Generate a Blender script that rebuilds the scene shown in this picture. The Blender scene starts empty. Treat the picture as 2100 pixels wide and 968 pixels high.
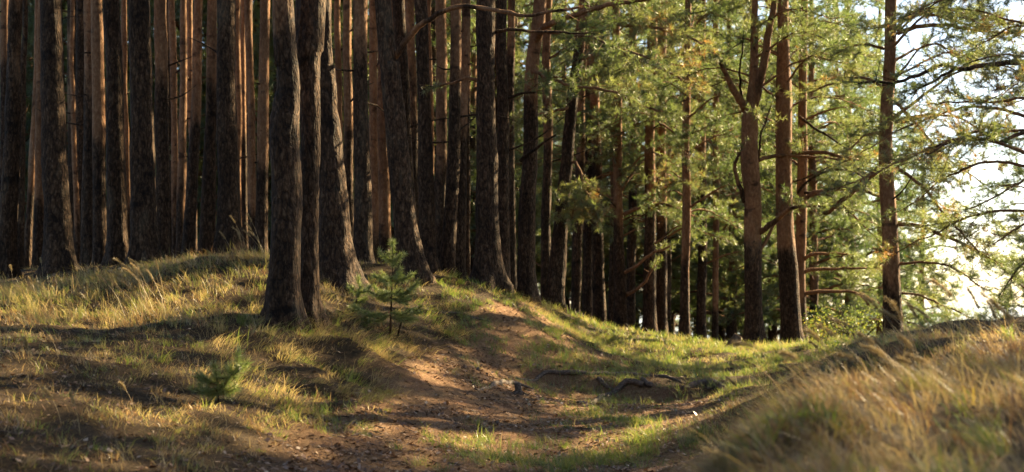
import bpy, math, random
import numpy as np
from mathutils import Vector

S = bpy.context.scene
COL = S.collection
rnd = random.Random(7)
rng = np.random.default_rng(11)

# ------------------------------------------------------------------ camera, sky, sun, exposure
F = 2917.0            # focal length in photo pixels (50 mm on a 36 mm sensor, photo 2100 px wide)
HZ = 620.0            # row of the eye level in the photo
CZ = 1.6              # eye height
SUN_AZ, SUN_EL = 52.0, 28.0

cd = bpy.data.cameras.new('camera')
cam = bpy.data.objects.new('camera', cd)
COL.objects.link(cam)
cam.location = (0, 0, CZ)
cam.rotation_euler = (math.radians(90), 0, 0)
cd.lens = 50
cd.sensor_width = 36
cd.shift_y = (HZ - 484.0) / 2100.0
cd.clip_start = 0.1
cd.clip_end = 6000
cd.dof.use_dof = True
cd.dof.focus_distance = 17.5
cd.dof.aperture_fstop = 1.9
S.camera = cam

w = bpy.data.worlds.new("World")
S.world = w
w.use_nodes = True
bg = w.node_tree.nodes['Background']
sky = w.node_tree.nodes.new('ShaderNodeTexSky')
sky.sky_type = 'NISHITA'
sky.sun_disc = False
sky.sun_elevation = math.radians(SUN_EL)
sky.sun_rotation = math.radians(SUN_AZ)
sky.dust_density = 0.8
sky.ozone_density = 0.3
sky.air_density = 0.8
w.node_tree.links.new(sky.outputs[0], bg.inputs[0])
bg.inputs[1].default_value = 0.05

sd = bpy.data.lights.new('sun', 'SUN')
sd.energy = 5.0
sd.angle = math.radians(0.5)
sd.color = (1.0, 0.77, 0.44)
sun = bpy.data.objects.new('sun', sd)
COL.objects.link(sun)
sdir = Vector((math.sin(math.radians(SUN_AZ)) * math.cos(math.radians(SUN_EL)),
               math.cos(math.radians(SUN_AZ)) * math.cos(math.radians(SUN_EL)),
               math.sin(math.radians(SUN_EL))))
sun.rotation_euler = (-sdir).to_track_quat('-Z', 'Y').to_euler()
sun.location = sdir * 60

S.view_settings.view_transform = 'Standard'
S.view_settings.look = 'None'
S.view_settings.gamma = 1.0
S.view_settings.exposure = 2.65
try:
    S.cycles.use_denoising = True
    S.cycles.max_bounces = 8
    S.cycles.diffuse_bounces = 4
    S.cycles.transmission_bounces = 5
    S.cycles.sample_clamp_indirect = 8
    S.cycles.caustics_reflective = False
    S.cycles.caustics_refractive = False
except Exception:
    pass


# ------------------------------------------------------------------ noise
def _h(ix, iy, iz):
    n = (ix.astype(np.int64) * 374761393 + iy.astype(np.int64) * 668265263 + iz.astype(np.int64) * 2147483647) & 0xffffffff
    n = ((n ^ (n >> 13)) * 1274126177) & 0xffffffff
    n = (n ^ (n >> 16)) & 0xffffffff
    return n.astype(np.float64) / 4294967295.0


def vnoise(x, y, z):
    x = np.asarray(x, float); y = np.asarray(y, float); z = np.asarray(z, float) + 0 * x
    xi, yi, zi = np.floor(x), np.floor(y), np.floor(z)
    u, v, t = x - xi, y - yi, z - zi
    u = u * u * (3 - 2 * u); v = v * v * (3 - 2 * v); t = t * t * (3 - 2 * t)
    r = 0
    for a in (0, 1):
        for b in (0, 1):
            for c in (0, 1):
                r = r + _h(xi + a, yi + b, zi + c) * (u if a else 1 - u) * (v if b else 1 - v) * (t if c else 1 - t)
    return r


def fbm(x, y, z, o=3):
    r, a, f, n = 0, 1.0, 1.0, 0
    for _ in range(o):
        r = r + a * vnoise(x * f + 17.3 * _, y * f - 9.1 * _, np.asarray(z) * f + 3.7 * _)
        n += a; a *= 0.5; f *= 2.03
    return r / n


def sstep(a, b, x):
    t = np.clip((x - a) / (b - a), 0, 1)
    return t * t * (3 - 2 * t)


# ------------------------------------------------------------------ mesh helpers
def mesh_from(name, verts, faces, mat=None, attrs=None, smooth=True):
    """faces: list of int arrays (n, k)"""
    me = bpy.data.meshes.new(name)
    verts = np.asarray(verts, np.float32)
    me.vertices.add(len(verts))
    me.vertices.foreach_set('co', verts.ravel())
    faces = [np.asarray(f, np.int32) for f in faces if len(f)]
    nl = sum(f.size for f in faces)
    nf = sum(len(f) for f in faces)
    me.loops.add(nl)
    me.polygons.add(nf)
    me.loops.foreach_set('vertex_index', np.concatenate([f.ravel() for f in faces]))
    starts, p = [], 0
    for f in faces:
        starts.append(p + np.arange(len(f)) * f.shape[1])
        p += f.size
    me.polygons.foreach_set('loop_start', np.concatenate(starts).astype(np.int32))
    me.polygons.foreach_set('use_smooth', np.full(nf, smooth))
    for k, v in (attrs or {}).items():
        a = me.attributes.new(k, 'FLOAT', 'POINT')
        a.data.foreach_set('value', np.asarray(v, np.float32))
    me.update(calc_edges=True)
    if mat:
        me.materials.append(mat)
    return me


def add(name, me, parent=None, loc=None):
    o = bpy.data.objects.new(name, me)
    COL.objects.link(o)
    if parent is not None:
        o.parent = parent
    if loc is not None:
        o.location = loc
    return o


def thing(name, label, cat, loc, group=None):
    o = bpy.data.objects.new(name, None)
    COL.objects.link(o)
    o.location = loc
    o.empty_display_size = 0.3
    o['label'] = label
    o['category'] = cat
    if group:
        o['group'] = group
    return o


class Geo:
    """collects pieces into one mesh"""
    def __init__(self):
        self.v, self.f, self.a, self.n = [], {}, [], 0

    def put(self, v, faces, a=None):
        v = np.asarray(v, float).reshape(-1, 3)
        for f in faces:
            f = np.asarray(f, int)
            if len(f):
                self.f.setdefault(f.shape[1], []).append(f + self.n)
        self.v.append(v)
        self.a.append(np.full(len(v), 0.5) if a is None else np.broadcast_to(np.asarray(a, float), (len(v),)))
        self.n += len(v)

    def mesh(self, name, mat, smooth=True, off=None):
        v = np.concatenate(self.v)
        if off is not None:
            v = v - np.asarray(off)
        return mesh_from(name, v, [np.concatenate(x) for x in self.f.values()], mat, {'tone': np.concatenate(self.a)}, smooth)


def tube(geo, pts, rad, seg=8, tone=0.5, disp=None, cap=True):
    pts = np.asarray(pts, float)
    n = len(pts)
    rad = np.broadcast_to(np.asarray(rad, float), (n,))
    t = np.gradient(pts, axis=0)
    t /= np.linalg.norm(t, axis=1)[:, None] + 1e-9
    ref = np.array([0, 0, 1.0]) if abs(t[:, 2]).mean() < 0.8 else np.array([0, 1.0, 0])
    a = np.cross(t, ref); a /= np.linalg.norm(a, axis=1)[:, None] + 1e-9
    b = np.cross(a, t)
    th = np.arange(seg) / seg * 2 * np.pi
    c, s = np.cos(th), np.sin(th)
    dirs = a[:, None] * c[None, :, None] + b[:, None] * s[None, :, None]
    R = np.repeat(rad[:, None], seg, 1)
    if disp is not None:
        R = R + disp(pts[:, None] + dirs * R[..., None], dirs, R)
    v = pts[:, None] + dirs * R[..., None]
    idx = np.arange(n * seg).reshape(n, seg)
    q = np.stack([idx[:-1], np.roll(idx, -1, 1)[:-1], np.roll(idx, -1, 1)[1:], idx[1:]], -1).reshape(-1, 4)
    tone = np.broadcast_to(np.asarray(tone, float).reshape(-1, 1) if np.ndim(tone) else tone, (n, seg)).ravel()
    vv = v.reshape(-1, 3)
    fs = [q]
    if cap:
        k = len(vv)
        vv = np.concatenate([vv, pts[[0, -1]]])
        tone = np.concatenate([tone, tone[[0, -1]]])
        e0, e1 = idx[0], idx[-1]
        fs.append(np.stack([np.full(seg, k), np.roll(e0, -1), e0], -1))
        fs.append(np.stack([np.full(seg, k + 1), e1, np.roll(e1, -1)], -1))
    geo.put(vv, fs, tone)


def smooth_path(pts, step):
    """Catmull-Rom through pts, resampled"""
    pts = np.asarray(pts, float)
    p = np.concatenate([[2 * pts[0] - pts[1]], pts, [2 * pts[-1] - pts[-2]]])
    out = []
    for i in range(1, len(p) - 2):
        L = np.linalg.norm(p[i + 1][:3] - p[i][:3])
        m = max(2, int(L / step))
        t = np.linspace(0, 1, m, endpoint=False)[:, None]
        out.append(0.5 * (2 * p[i] + (p[i + 1] - p[i - 1]) * t + (2 * p[i - 1] - 5 * p[i] + 4 * p[i + 1] - p[i + 2]) * t ** 2
                          + (-p[i - 1] + 3 * p[i] - 3 * p[i + 1] + p[i + 2]) * t ** 3))
    out.append(p[-2][None])
    return np.concatenate(out)


# ------------------------------------------------------------------ materials
def new_mat(name):
    m = bpy.data.materials.new(name)
    m.use_nodes = True
    nt = m.node_tree
    for n in list(nt.nodes):
        if n.type != 'OUTPUT_MATERIAL':
            nt.nodes.remove(n)
    return m, nt, nt.nodes, nt.nodes['Material Output']


def N(nt, t, **k):
    n = nt.nodes.new(t)
    for a, v in k.items():
        if a.startswith('i_'):
            n.inputs[a[2:].replace('_', ' ')].default_value = v
        else:
            setattr(n, a, v)
    return n


def ramp(nt, src, stops):
    r = nt.nodes.new('ShaderNodeValToRGB')
    e = r.color_ramp.elements
    while len(e) < len(stops):
        e.new(0.5)
    for x, (p, c) in zip(e, stops):
        x.position = p
        x.color = (*c, 1) if len(c) == 3 else c
    nt.links.new(src, r.inputs[0])
    return r.outputs[0]


def mixc(nt, fac, a, b, mode='MIX'):
    m = nt.nodes.new('ShaderNodeMix')
    m.data_type = 'RGBA'
    m.blend_type = mode
    for s, v in ((0, fac), (6, a), (7, b)):
        if isinstance(v, (int, float)):
            m.inputs[s].default_value = v
        elif isinstance(v, tuple):
            m.inputs[s].default_value = (*v, 1)
        else:
            nt.links.new(v, m.inputs[s])
    return m.outputs[2]


def coords(nt, scale, kind='Object', rand=True):
    tc = nt.nodes.new('ShaderNodeTexCoord')
    mp = nt.nodes.new('ShaderNodeMapping')
    mp.inputs['Scale'].default_value = scale
    nt.links.new(tc.outputs[kind], mp.inputs[0])
    if rand:
        oi = nt.nodes.new('ShaderNodeObjectInfo')
        ml = N(nt, 'ShaderNodeMath', operation='MULTIPLY')
        ml.inputs[1].default_value = 57.0
        nt.links.new(oi.outputs['Random'], ml.inputs[0])
        nt.links.new(ml.outputs[0], mp.inputs['Location'])
    return mp.outputs[0]


def bark_material():
    m, nt, nd, out = new_mat('pine_bark')
    L = nt.links.new
    at = N(nt, 'ShaderNodeAttribute', attribute_name='tone')
    v1 = coords(nt, (15, 15, 4.6))
    vo = N(nt, 'ShaderNodeTexVoronoi', feature='DISTANCE_TO_EDGE')
    vo.inputs['Scale'].default_value = 1.0
    wn = N(nt, 'ShaderNodeTexNoise'); wn.inputs['Scale'].default_value = 1.6; wn.inputs['Detail'].default_value = 4
    L(v1, wn.inputs['Vector'])
    wv = N(nt, 'ShaderNodeMix', data_type='VECTOR')
    wv.inputs[0].default_value = 0.35
    va = N(nt, 'ShaderNodeVectorMath', operation='ADD')
    sc = N(nt, 'ShaderNodeVectorMath', operation='SCALE'); sc.inputs['Scale'].default_value = 1.3
    L(wn.outputs['Color'], sc.inputs[0])
    L(v1, va.inputs[0]); L(sc.outputs[0], va.inputs[1])
    L(va.outputs[0], vo.inputs['Vector'])
    n1 = N(nt, 'ShaderNodeTexNoise'); n1.inputs['Scale'].default_value = 1.0; n1.inputs['Detail'].default_value = 6; n1.inputs['Roughness'].default_value = 0.65
    L(coords(nt, (24, 24, 13)), n1.inputs['Vector'])
    n2 = N(nt, 'ShaderNodeTexNoise'); n2.inputs['Scale'].default_value = 1.0; n2.inputs['Detail'].default_value = 3
    L(coords(nt, (3.2, 3.2, 1.1)), n2.inputs['Vector'])
    # knots and dark whorl marks
    n3 = N(nt, 'ShaderNodeTexNoise'); n3.inputs['Scale'].default_value = 1.0; n3.inputs['Detail'].default_value = 2
    L(coords(nt, (9, 9, 6.5)), n3.inputs['Vector'])
    dark = ramp(nt, n1.outputs['Fac'], [(0.28, (0.012, 0.008, 0.005)), (0.5, (0.062, 0.034, 0.017)), (0.74, (0.155, 0.10, 0.06))])
    orange = ramp(nt, n1.outputs['Fac'], [(0.25, (0.12, 0.055, 0.025)), (0.5, (0.21, 0.108, 0.052)), (0.75, (0.33, 0.20, 0.115))])
    # plates of grey bark persist into the orange, more of them lower down
    ad = N(nt, 'ShaderNodeMath', operation='MULTIPLY_ADD'); ad.inputs[1].default_value = 1.5; ad.inputs[2].default_value = -0.75
    L(n2.outputs['Fac'], ad.inputs[0])
    ad2 = N(nt, 'ShaderNodeMath', operation='ADD')
    L(at.outputs['Fac'], ad2.inputs[0]); L(ad.outputs[0], ad2.inputs[1])
    tf = ramp(nt, ad2.outputs[0], [(0.30, (0, 0, 0)), (0.62, (1, 1, 1))])
    col = mixc(nt, tf, dark, orange)
    crack = ramp(nt, vo.outputs['Distance'], [(0.0, (0.28, 0.26, 0.25)), (0.16, (1, 1, 1))])
    iv = N(nt, 'ShaderNodeMath', operation='MULTIPLY_ADD'); iv.inputs[1].default_value = -0.75; iv.inputs[2].default_value = 1.0
    L(tf, iv.inputs[0])
    cm = mixc(nt, iv.outputs[0], (1.0, 1.0, 1.0), crack)
    col = mixc(nt, 1.0, col, cm, 'MULTIPLY')
    kn = ramp(nt, n3.outputs['Fac'], [(0.24, (0.22, 0.2, 0.2)), (0.33, (1, 1, 1))])
    col = mixc(nt, 1.0, col, kn, 'MULTIPLY')
    va2 = ramp(nt, n2.outputs['Fac'], [(0.3, (0.55, 0.55, 0.55)), (0.5, (0.95, 0.95, 0.95)), (0.7, (1.3, 1.25, 1.2))])
    col = mixc(nt, 1.0, col, va2, 'MULTIPLY')
    # dark rings where old branch whorls were
    n5 = N(nt, 'ShaderNodeTexNoise'); n5.inputs['Scale'].default_value = 1.0; n5.inputs['Detail'].default_value = 3
    L(coords(nt, (2.5, 2.5, 4.5)), n5.inputs['Vector'])
    rg = ramp(nt, n5.outputs['Fac'], [(0.30, (0.3, 0.28, 0.27)), (0.40, (1, 1, 1))])
    col = mixc(nt, 1.0, col, rg, 'MULTIPLY')
    # a touch of lichen
    li = ramp(nt, n2.outputs['Fac'], [(0.60, (0, 0, 0)), (0.8, (0.35, 0.35, 0.35))])
    col = mixc(nt, li, col, (0.11, 0.115, 0.085))
    p = N(nt, 'ShaderNodeBsdfPrincipled')
    p.inputs['Roughness'].default_value = 0.85
    p.inputs['Specular IOR Level'].default_value = 0.2
    L(col, p.inputs['Base Color'])
    hs = N(nt, 'ShaderNodeMath', operation='ADD')
    mu = N(nt, 'ShaderNodeMath', operation='MULTIPLY'); mu.inputs[1].default_value = 2.2
    mn = N(nt, 'ShaderNodeMath', operation='MINIMUM'); mn.inputs[1].default_value = 0.25
    L(vo.outputs['Distance'], mn.inputs[0]); L(mn.outputs[0], mu.inputs[0])
    mm = N(nt, 'ShaderNodeMath', operation='MULTIPLY'); L(mu.outputs[0], mm.inputs[0]); L(iv.outputs[0], mm.inputs[1])
    L(mm.outputs[0], hs.inputs[0]); L(n1.outputs['Fac'], hs.inputs[1])
    b = N(nt, 'ShaderNodeBump'); b.inputs['Strength'].default_value = 0.8; b.inputs['Distance'].default_value = 0.03
    L(hs.outputs[0], b.inputs['Height']); L(b.outputs[0], p.inputs['Normal'])
    L(p.outputs[0], out.inputs[0])
    return m


def wood_material():
    m, nt, nd, out = new_mat('weathered_wood')
    n = N(nt, 'ShaderNodeTexNoise'); n.inputs['Scale'].default_value = 1.0; n.inputs['Detail'].default_value = 6
    nt.links.new(coords(nt, (30, 30, 60)), n.inputs['Vector'])
    c = ramp(nt, n.outputs['Fac'], [(0.3, (0.025, 0.016, 0.011)), (0.5, (0.085, 0.056, 0.038)), (0.75, (0.17, 0.125, 0.09))])
    p = N(nt, 'ShaderNodeBsdfPrincipled'); p.inputs['Roughness'].default_value = 0.85
    nt.links.new(c, p.inputs['Base Color'])
    b = N(nt, 'ShaderNodeBump'); b.inputs['Strength'].default_value = 0.7; b.inputs['Distance'].default_value = 0.015
    nt.links.new(n.outputs['Fac'], b.inputs['Height']); nt.links.new(b.outputs[0], p.inputs['Normal'])
    nt.links.new(p.outputs[0], out.inputs[0])
    return m


def leaf_material(name, stops, tstops, trans=0.45, gloss=0.08, rough=0.45):
    m, nt, nd, out = new_mat(name)
    L = nt.links.new
    at = N(nt, 'ShaderNodeAttribute', attribute_name='tone')
    c1 = ramp(nt, at.outputs['Fac'], stops)
    c2 = ramp(nt, at.outputs['Fac'], tstops)
    d = N(nt, 'ShaderNodeBsdfDiffuse'); L(c1, d.inputs[0])
    t = N(nt, 'ShaderNodeBsdfTranslucent'); L(c2, t.inputs[0])
    mx = N(nt, 'ShaderNodeMixShader'); mx.inputs[0].default_value = trans
    L(d.outputs[0], mx.inputs[1]); L(t.outputs[0], mx.inputs[2])
    g = N(nt, 'ShaderNodeBsdfGlossy'); g.inputs['Roughness'].default_value = rough
    mg = N(nt, 'ShaderNodeMixShader'); mg.inputs[0].default_value = gloss
    L(mx.outputs[0], mg.inputs[1]); L(g.outputs[0], mg.inputs[2])
    L(mg.outputs[0], out.inputs[0])
    return m


def ground_material():
    m, nt, nd, out = new_mat('forest_ground')
    L = nt.links.new
    at = N(nt, 'ShaderNodeAttribute', attribute_name='tone')
    n1 = N(nt, 'ShaderNodeTexNoise'); n1.inputs['Scale'].default_value = 2.2; n1.inputs['Detail'].default_value = 8; n1.inputs['Roughness'].default_value = 0.7
    L(coords(nt, (1, 1, 1), 'Object', False), n1.inputs['Vector'])
    n2 = N(nt, 'ShaderNodeTexNoise'); n2.inputs['Scale'].default_value = 28; n2.inputs['Detail'].default_value = 6; n2.inputs['Roughness'].default_value = 0.75
    L(coords(nt, (1, 1, 1), 'Object', False), n2.inputs['Vector'])
    n3 = N(nt, 'ShaderNodeTexNoise'); n3.inputs['Scale'].default_value = 95; n3.inputs['Detail'].default_value = 3
    L(coords(nt, (1, 1, 1), 'Object', False), n3.inputs['Vector'])
    duff = ramp(nt, n2.outputs['Fac'], [(0.3, (0.016, 0.011, 0.006)), (0.5, (0.045, 0.03, 0.015)), (0.72, (0.11, 0.07, 0.034))])
    sand = ramp(nt, n2.outputs['Fac'], [(0.3, (0.085, 0.048, 0.022)), (0.5, (0.21, 0.125, 0.062)), (0.75, (0.38, 0.25, 0.14))])
    red = ramp(nt, n3.outputs['Fac'], [(0.35, (0.07, 0.035, 0.018)), (0.55, (0.20, 0.105, 0.055)), (0.75, (0.38, 0.24, 0.15))])
    k = ramp(nt, n1.outputs['Fac'], [(0.42, (0, 0, 0)), (0.6, (1, 1, 1))])
    pathc = mixc(nt, k, sand, red)
    col = mixc(nt, at.outputs['Fac'], duff, pathc)
    p = N(nt, 'ShaderNodeBsdfPrincipled'); p.inputs['Roughness'].default_value = 0.9; p.inputs['Specular IOR Level'].default_value = 0.15
    L(col, p.inputs['Base Color'])
    ad = N(nt, 'ShaderNodeMath', operation='ADD'); L(n2.outputs['Fac'], ad.inputs[0])
    m3 = N(nt, 'ShaderNodeMath', operation='MULTIPLY'); m3.inputs[1].default_value = 0.5; L(n3.outputs['Fac'], m3.inputs[0]); L(m3.outputs[0], ad.inputs[1])
    b = N(nt, 'ShaderNodeBump'); b.inputs['Strength'].default_value = 0.9; b.inputs['Distance'].default_value = 0.035
    L(ad.outputs[0], b.inputs['Height']); L(b.outputs[0], p.inputs['Normal'])
    L(p.outputs[0], out.inputs[0])
    return m


def water_material():
    m, nt, nd, out = new_mat('lake_water')
    L = nt.links.new
    p = N(nt, 'ShaderNodeBsdfPrincipled')
    p.inputs['Base Color'].default_value = (0.02, 0.035, 0.04, 1)
    p.inputs['Roughness'].default_value = 0.12
    n = N(nt, 'ShaderNodeTexNoise'); n.inputs['Scale'].default_value = 0.8; n.inputs['Detail'].default_value = 3
    L(coords(nt, (1, 1, 1), 'Object', False), n.inputs['Vector'])
    b = N(nt, 'ShaderNodeBump'); b.inputs['Strength'].default_value = 0.15; b.inputs['Distance'].default_value = 0.1
    L(n.outputs['Fac'], b.inputs['Height']); L(b.outputs[0], p.inputs['Normal'])
    L(p.outputs[0], out.inputs[0])
    return m


M_BARK = bark_material()
M_NEEDLE = leaf_material('pine_needles',
                         [(0.0, (0.020, 0.040, 0.012)), (0.45, (0.045, 0.075, 0.020)), (0.8, (0.085, 0.105, 0.030)), (0.97, (0.11, 0.12, 0.035)), (1.0, (0.22, 0.10, 0.03))],
                         [(0.0, (0.06, 0.12, 0.025)), (0.5, (0.18, 0.25, 0.06)), (0.95, (0.36, 0.39, 0.11)), (1.0, (0.42, 0.22, 0.05))], 0.5, 0.10)
M_YOUNG = leaf_material('young_needles',
                        [(0.0, (0.13, 0.17, 0.03)), (0.5, (0.25, 0.30, 0.07)), (1.0, (0.38, 0.42, 0.13))],
                        [(0.0, (0.08, 0.16, 0.03)), (1.0, (0.26, 0.30, 0.08))], 0.45, 0.08)
M_GRASS = leaf_material('grass_blades',
                        [(0.0, (0.045, 0.085, 0.016)), (0.3, (0.10, 0.14, 0.03)), (0.5, (0.20, 0.18, 0.06)), (0.75, (0.33, 0.24, 0.11)), (1.0, (0.16, 0.092, 0.045))],
                        [(0.0, (0.13, 0.23, 0.03)), (0.3, (0.27, 0.34, 0.05)), (0.5, (0.44, 0.38, 0.11)), (0.75, (0.55, 0.41, 0.18)), (1.0, (0.24, 0.13, 0.05))], 0.45, 0.08)
M_LEAF = leaf_material('broad_leaves',
                       [(0.0, (0.05, 0.085, 0.015)), (0.6, (0.10, 0.13, 0.02)), (1.0, (0.26, 0.19, 0.03))],
                       [(0.0, (0.09, 0.15, 0.025)), (0.6, (0.19, 0.22, 0.04)), (1.0, (0.45, 0.33, 0.05))], 0.5, 0.06)
M_LITTER = leaf_material('fallen_litter',
                         [(0.0, (0.05, 0.026, 0.013)), (0.4, (0.17, 0.09, 0.045)), (0.75, (0.32, 0.20, 0.12)), (1.0, (0.46, 0.36, 0.26))],
                         [(0.0, (0.05, 0.02, 0.01)), (1.0, (0.3, 0.17, 0.08))], 0.12, 0.08, 0.4)
M_GROUND = ground_material()
M_WOOD = wood_material()
M_WATER = water_material()

# ------------------------------------------------------------------ terrain
CP = np.array([
    # px, py, depth : what the photograph shows of the ground
    (0, 968, 8.5), (300, 968, 9.2), (550, 968, 10.5), (800, 968, 11.6), (1050, 968, 12), (1300, 968, 12),
    (0, 760, 12), (0, 680, 15), (0, 605, 19), (0, 582, 21), (120, 566, 21), (250, 549, 21), (380, 538, 20.6), (470, 530, 20.2), (545, 528, 20),
    (600, 672, 17), (640, 658, 17.4), (300, 770, 13), (300, 650, 17), (150, 700, 14.6), (450, 830, 12.5), (600, 870, 12.6), (650, 760, 15.3), (500, 680, 16),
    (750, 830, 14.2), (720, 700, 17), (800, 690, 18.5), (700, 592, 20.5), (850, 570, 22), (1000, 580, 23), (1002, 592, 22.6), (900, 640, 20.3), (1000, 680, 20.4), (940, 582, 24),
    (1085, 608, 25.5), (1140, 640, 27), (1000, 750, 18.9), (1200, 700, 25), (1100, 780, 19), (1270, 805, 18.3), (1060, 840, 16), (1300, 740, 23),
    (1450, 785, 20), (1400, 850, 16.3), (1600, 745, 22), (1700, 707, 26), (1545, 712, 29), (1622, 704, 29.5), (1250, 678, 33), (1350, 693, 33), (1430, 707, 34),
    (2100, 655, 14), (1990, 661, 14), (1870, 674, 13.8), (1750, 700, 12.8), (1720, 745, 11.5), (1950, 735, 12.9), (2090, 735, 12.9), (1900, 795, 8.4), (1750, 808, 7.4), (1600, 840, 6.8), (1500, 895, 6.2),
    (1450, 955, 5.9), (1700, 990, 5.8), (2050, 990, 5.6), (2050, 835, 7.2), (1900, 890, 6.4)])
cx = (CP[:, 0] - 1050) / F * CP[:, 2]
cz = CZ - (CP[:, 1] - HZ) / F * CP[:, 2]
pts = np.stack([cx, CP[:, 2], cz], 1)
XTRA = np.array([(-20, 40, 2.2), (-10, 32, 2.2), (-4, 30, 2.1), (-20, 70, 2.0), (-4, 60, 1.6), (0, 45, 1.5), (3, 60, .4), (10, 45, -.3), (15, 60, -2.2), (14, 34, .2), (20, 40, -1.2), (30, 60, -3.2),
                 (-9, 10, 1.2), (-12, 16, 1.8), (-16, 22, 2.0), (-6, 4, 1.0), (-2.5, 3, .25), (0, 0, 0), (0, 6, .02), (.3, 9, .06), (-20, 4, 1.6),
                 (4, 2, 1.0), (7, 6, 1.5), (9, 12, 1.7), (8, 18, 1.2), (11, 22, .9), (3.2, 0, .6), (1.25, 9, .42), (1.5, 10.5, .28), (1.9, 12.5, .27), (2.3, 10.5, .75), (3.2, 15, .75), (6, 19.5, .9), (12, 28, .5), (15, 10, 1.7), (.55, 5.8, .08), (.62, 6.6, .12), (.75, 7.4, .2), (.45, 5, .06), (.85, 5.2, .85)])
pts = np.concatenate([pts, XTRA])


def _tps(r2):
    return 0.5 * r2 * np.log(r2 + 1e-9)


_n = len(pts)
_K = _tps(((pts[:, None, :2] - pts[None, :, :2]) ** 2).sum(-1)) + np.eye(_n) * 0.12
_P = np.concatenate([np.ones((_n, 1)), pts[:, :2]], 1)
_W = np.linalg.solve(np.block([[_K, _P], [_P.T, np.zeros((3, 3))]]), np.concatenate([pts[:, 2], np.zeros(3)]))


def base_h(x, y):
    x = np.asarray(x, float); y = np.asarray(y, float)
    sh = x.shape
    q = np.stack([x.ravel(), y.ravel()], 1)
    out = np.empty(len(q))
    for i in range(0, len(q), 40000):
        c = q[i:i + 40000]
        out[i:i + 40000] = _tps(((c[:, None] - pts[None, :, :2]) ** 2).sum(-1)) @ _W[:_n] + _W[_n] + c @ _W[_n + 1:]
    x, y = q[:, 0], q[:, 1]
    far = 2.0 - 8.0 * sstep(-6, 30, x - 0.06 * (y - 50)) - 3.0 * sstep(80, 160, y) * sstep(-40, 10, x)
    d = np.maximum.reduce([(np.abs(x) - 11) / 12, (y - 40) / 22, (1 - y) / 5])
    wt = sstep(0, 1, d)
    return (np.clip(out, -6, 3.5) * (1 - wt) + far * wt).reshape(sh)


# the path: centre line (px, py) on the ground and half width in metres
_PATH = np.array([(-.2, 4, 1.3), (-.25, 8, 1.4), (-.2, 11, 1.75), (.05, 13.5, 1.85), (.4, 16, 1.9), (.8, 18.5, 1.8), (.5, 20.6, 1.2), (.35, 22.2, .55)])
_pp = smooth_path(_PATH, 0.25)


def path_mask(x, y):
    x = np.asarray(x, float); y = np.asarray(y, float)
    best = np.full(x.shape, 9.0)
    for a in _pp[::2]:
        best = np.minimum(best, np.hypot(x - a[0], (y - a[1])) / a[2])
    best = best + 0.5 * (fbm(x * 1.1, y * 0.8, 4.2 + 0 * x, 3) - 0.5)
    return 1 - sstep(0.75, 1.15, best)


def height(x, y):
    x = np.asarray(x, float); y = np.asarray(y, float)
    h = base_h(x, y)
    pm = path_mask(x, y)
    near = 1 - sstep(45, 70, np.hypot(x, y))
    h = h + near * ((fbm(x * 0.9, y * 0.9, 0 * x, 3) - 0.5) * 0.16 * (1 - 0.6 * pm) + (fbm(x * 3.2, y * 3.2, 2 + 0 * x, 3) - 0.5) * (0.10 - 0.05 * pm)
                    + (fbm(x * 9, y * 9, 5 + 0 * x, 2) - 0.5) * 0.035)
    # worn bank beside the path: erosion gullies running down towards it
    bank = np.exp(-((x + 1.9) / 0.9) ** 2 - ((y - 15.2) / 2.2) ** 2)
    h = h + bank * (np.abs(fbm(x * 1.3 + y * 1.6, y * 0.7 - x * .4, 8 + 0 * x, 2) - 0.5) * 0.55 - 0.08)
    # the hollow worn out in front of the root step
    lip = 19.35 + .25 * np.sin(x * 1.7)
    hol = np.exp(-np.abs((x - 1.3) / 1.35) ** 4) * sstep(16.8, 18.6, y) * (1 - sstep(lip, lip + .14, y))
    h = h - 0.19 * hol
    # hummock with a raw edge below the pine on the crest
    sc = np.exp(-((x + 0.9) / 1.1) ** 2) * (1 - sstep(21.0, 21.35, y)) * sstep(19.3, 20.8, y)
    return h - 0.10 * sc


def gp(px, py):
    """ground point under a pixel of the photograph"""
    d = np.concatenate([np.arange(3.5, 40, 0.06)])
    x = (px - 1050) / F * d
    z = CZ - (py - HZ) / F * d
    h = height(x, d)
    k = np.argmax(z <= h)
    if z[k] > h[k]:
        k = len(d) - 1
    return np.array([x[k], d[k], h[k]])


def at(px, py, d):
    return np.array([(px - 1050) / F * d, d, CZ - (py - HZ) / F * d])


def hz(x, y):
    return float(height(np.array([x]), np.array([y]))[0])


def axis(lo, a, b, hi, step, grow):
    mid = np.arange(a, b + 1e-6, step)
    left, right = [], []
    s, x = step, a
    while x > lo:
        s *= grow; x -= s; left.append(x)
    s, x = step, b
    while x < hi:
        s *= grow; x += s; right.append(x)
    return np.concatenate([left[::-1], mid, right])


gx = axis(-1800, -8.5, 7.5, 1800, 0.11, 1.08)
gy = axis(-1200, 3.5, 31, 2600, 0.11, 1.07)
X, Y = np.meshgrid(gx, gy)
Z = height(X, Y)
PM = path_mask(X, Y)
idx = np.arange(X.size).reshape(X.shape)
quads = np.stack([idx[:-1, :-1], idx[:-1, 1:], idx[1:, 1:], idx[1:, :-1]], -1).reshape(-1, 4)
dzx = np.gradient(Z, axis=1) / np.gradient(X, axis=1)
dzy = np.gradient(Z, axis=0) / np.gradient(Y, axis=0)
NV = np.stack([-dzx, -dzy, np.ones_like(Z)], -1).reshape(-1, 3)
NV /= np.linalg.norm(NV, axis=1)[:, None]
ptsV = np.stack([X, Y, Z], -1).reshape(-1, 3)
fm = PM.ravel()[quads].mean(1) > 0.5


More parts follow.
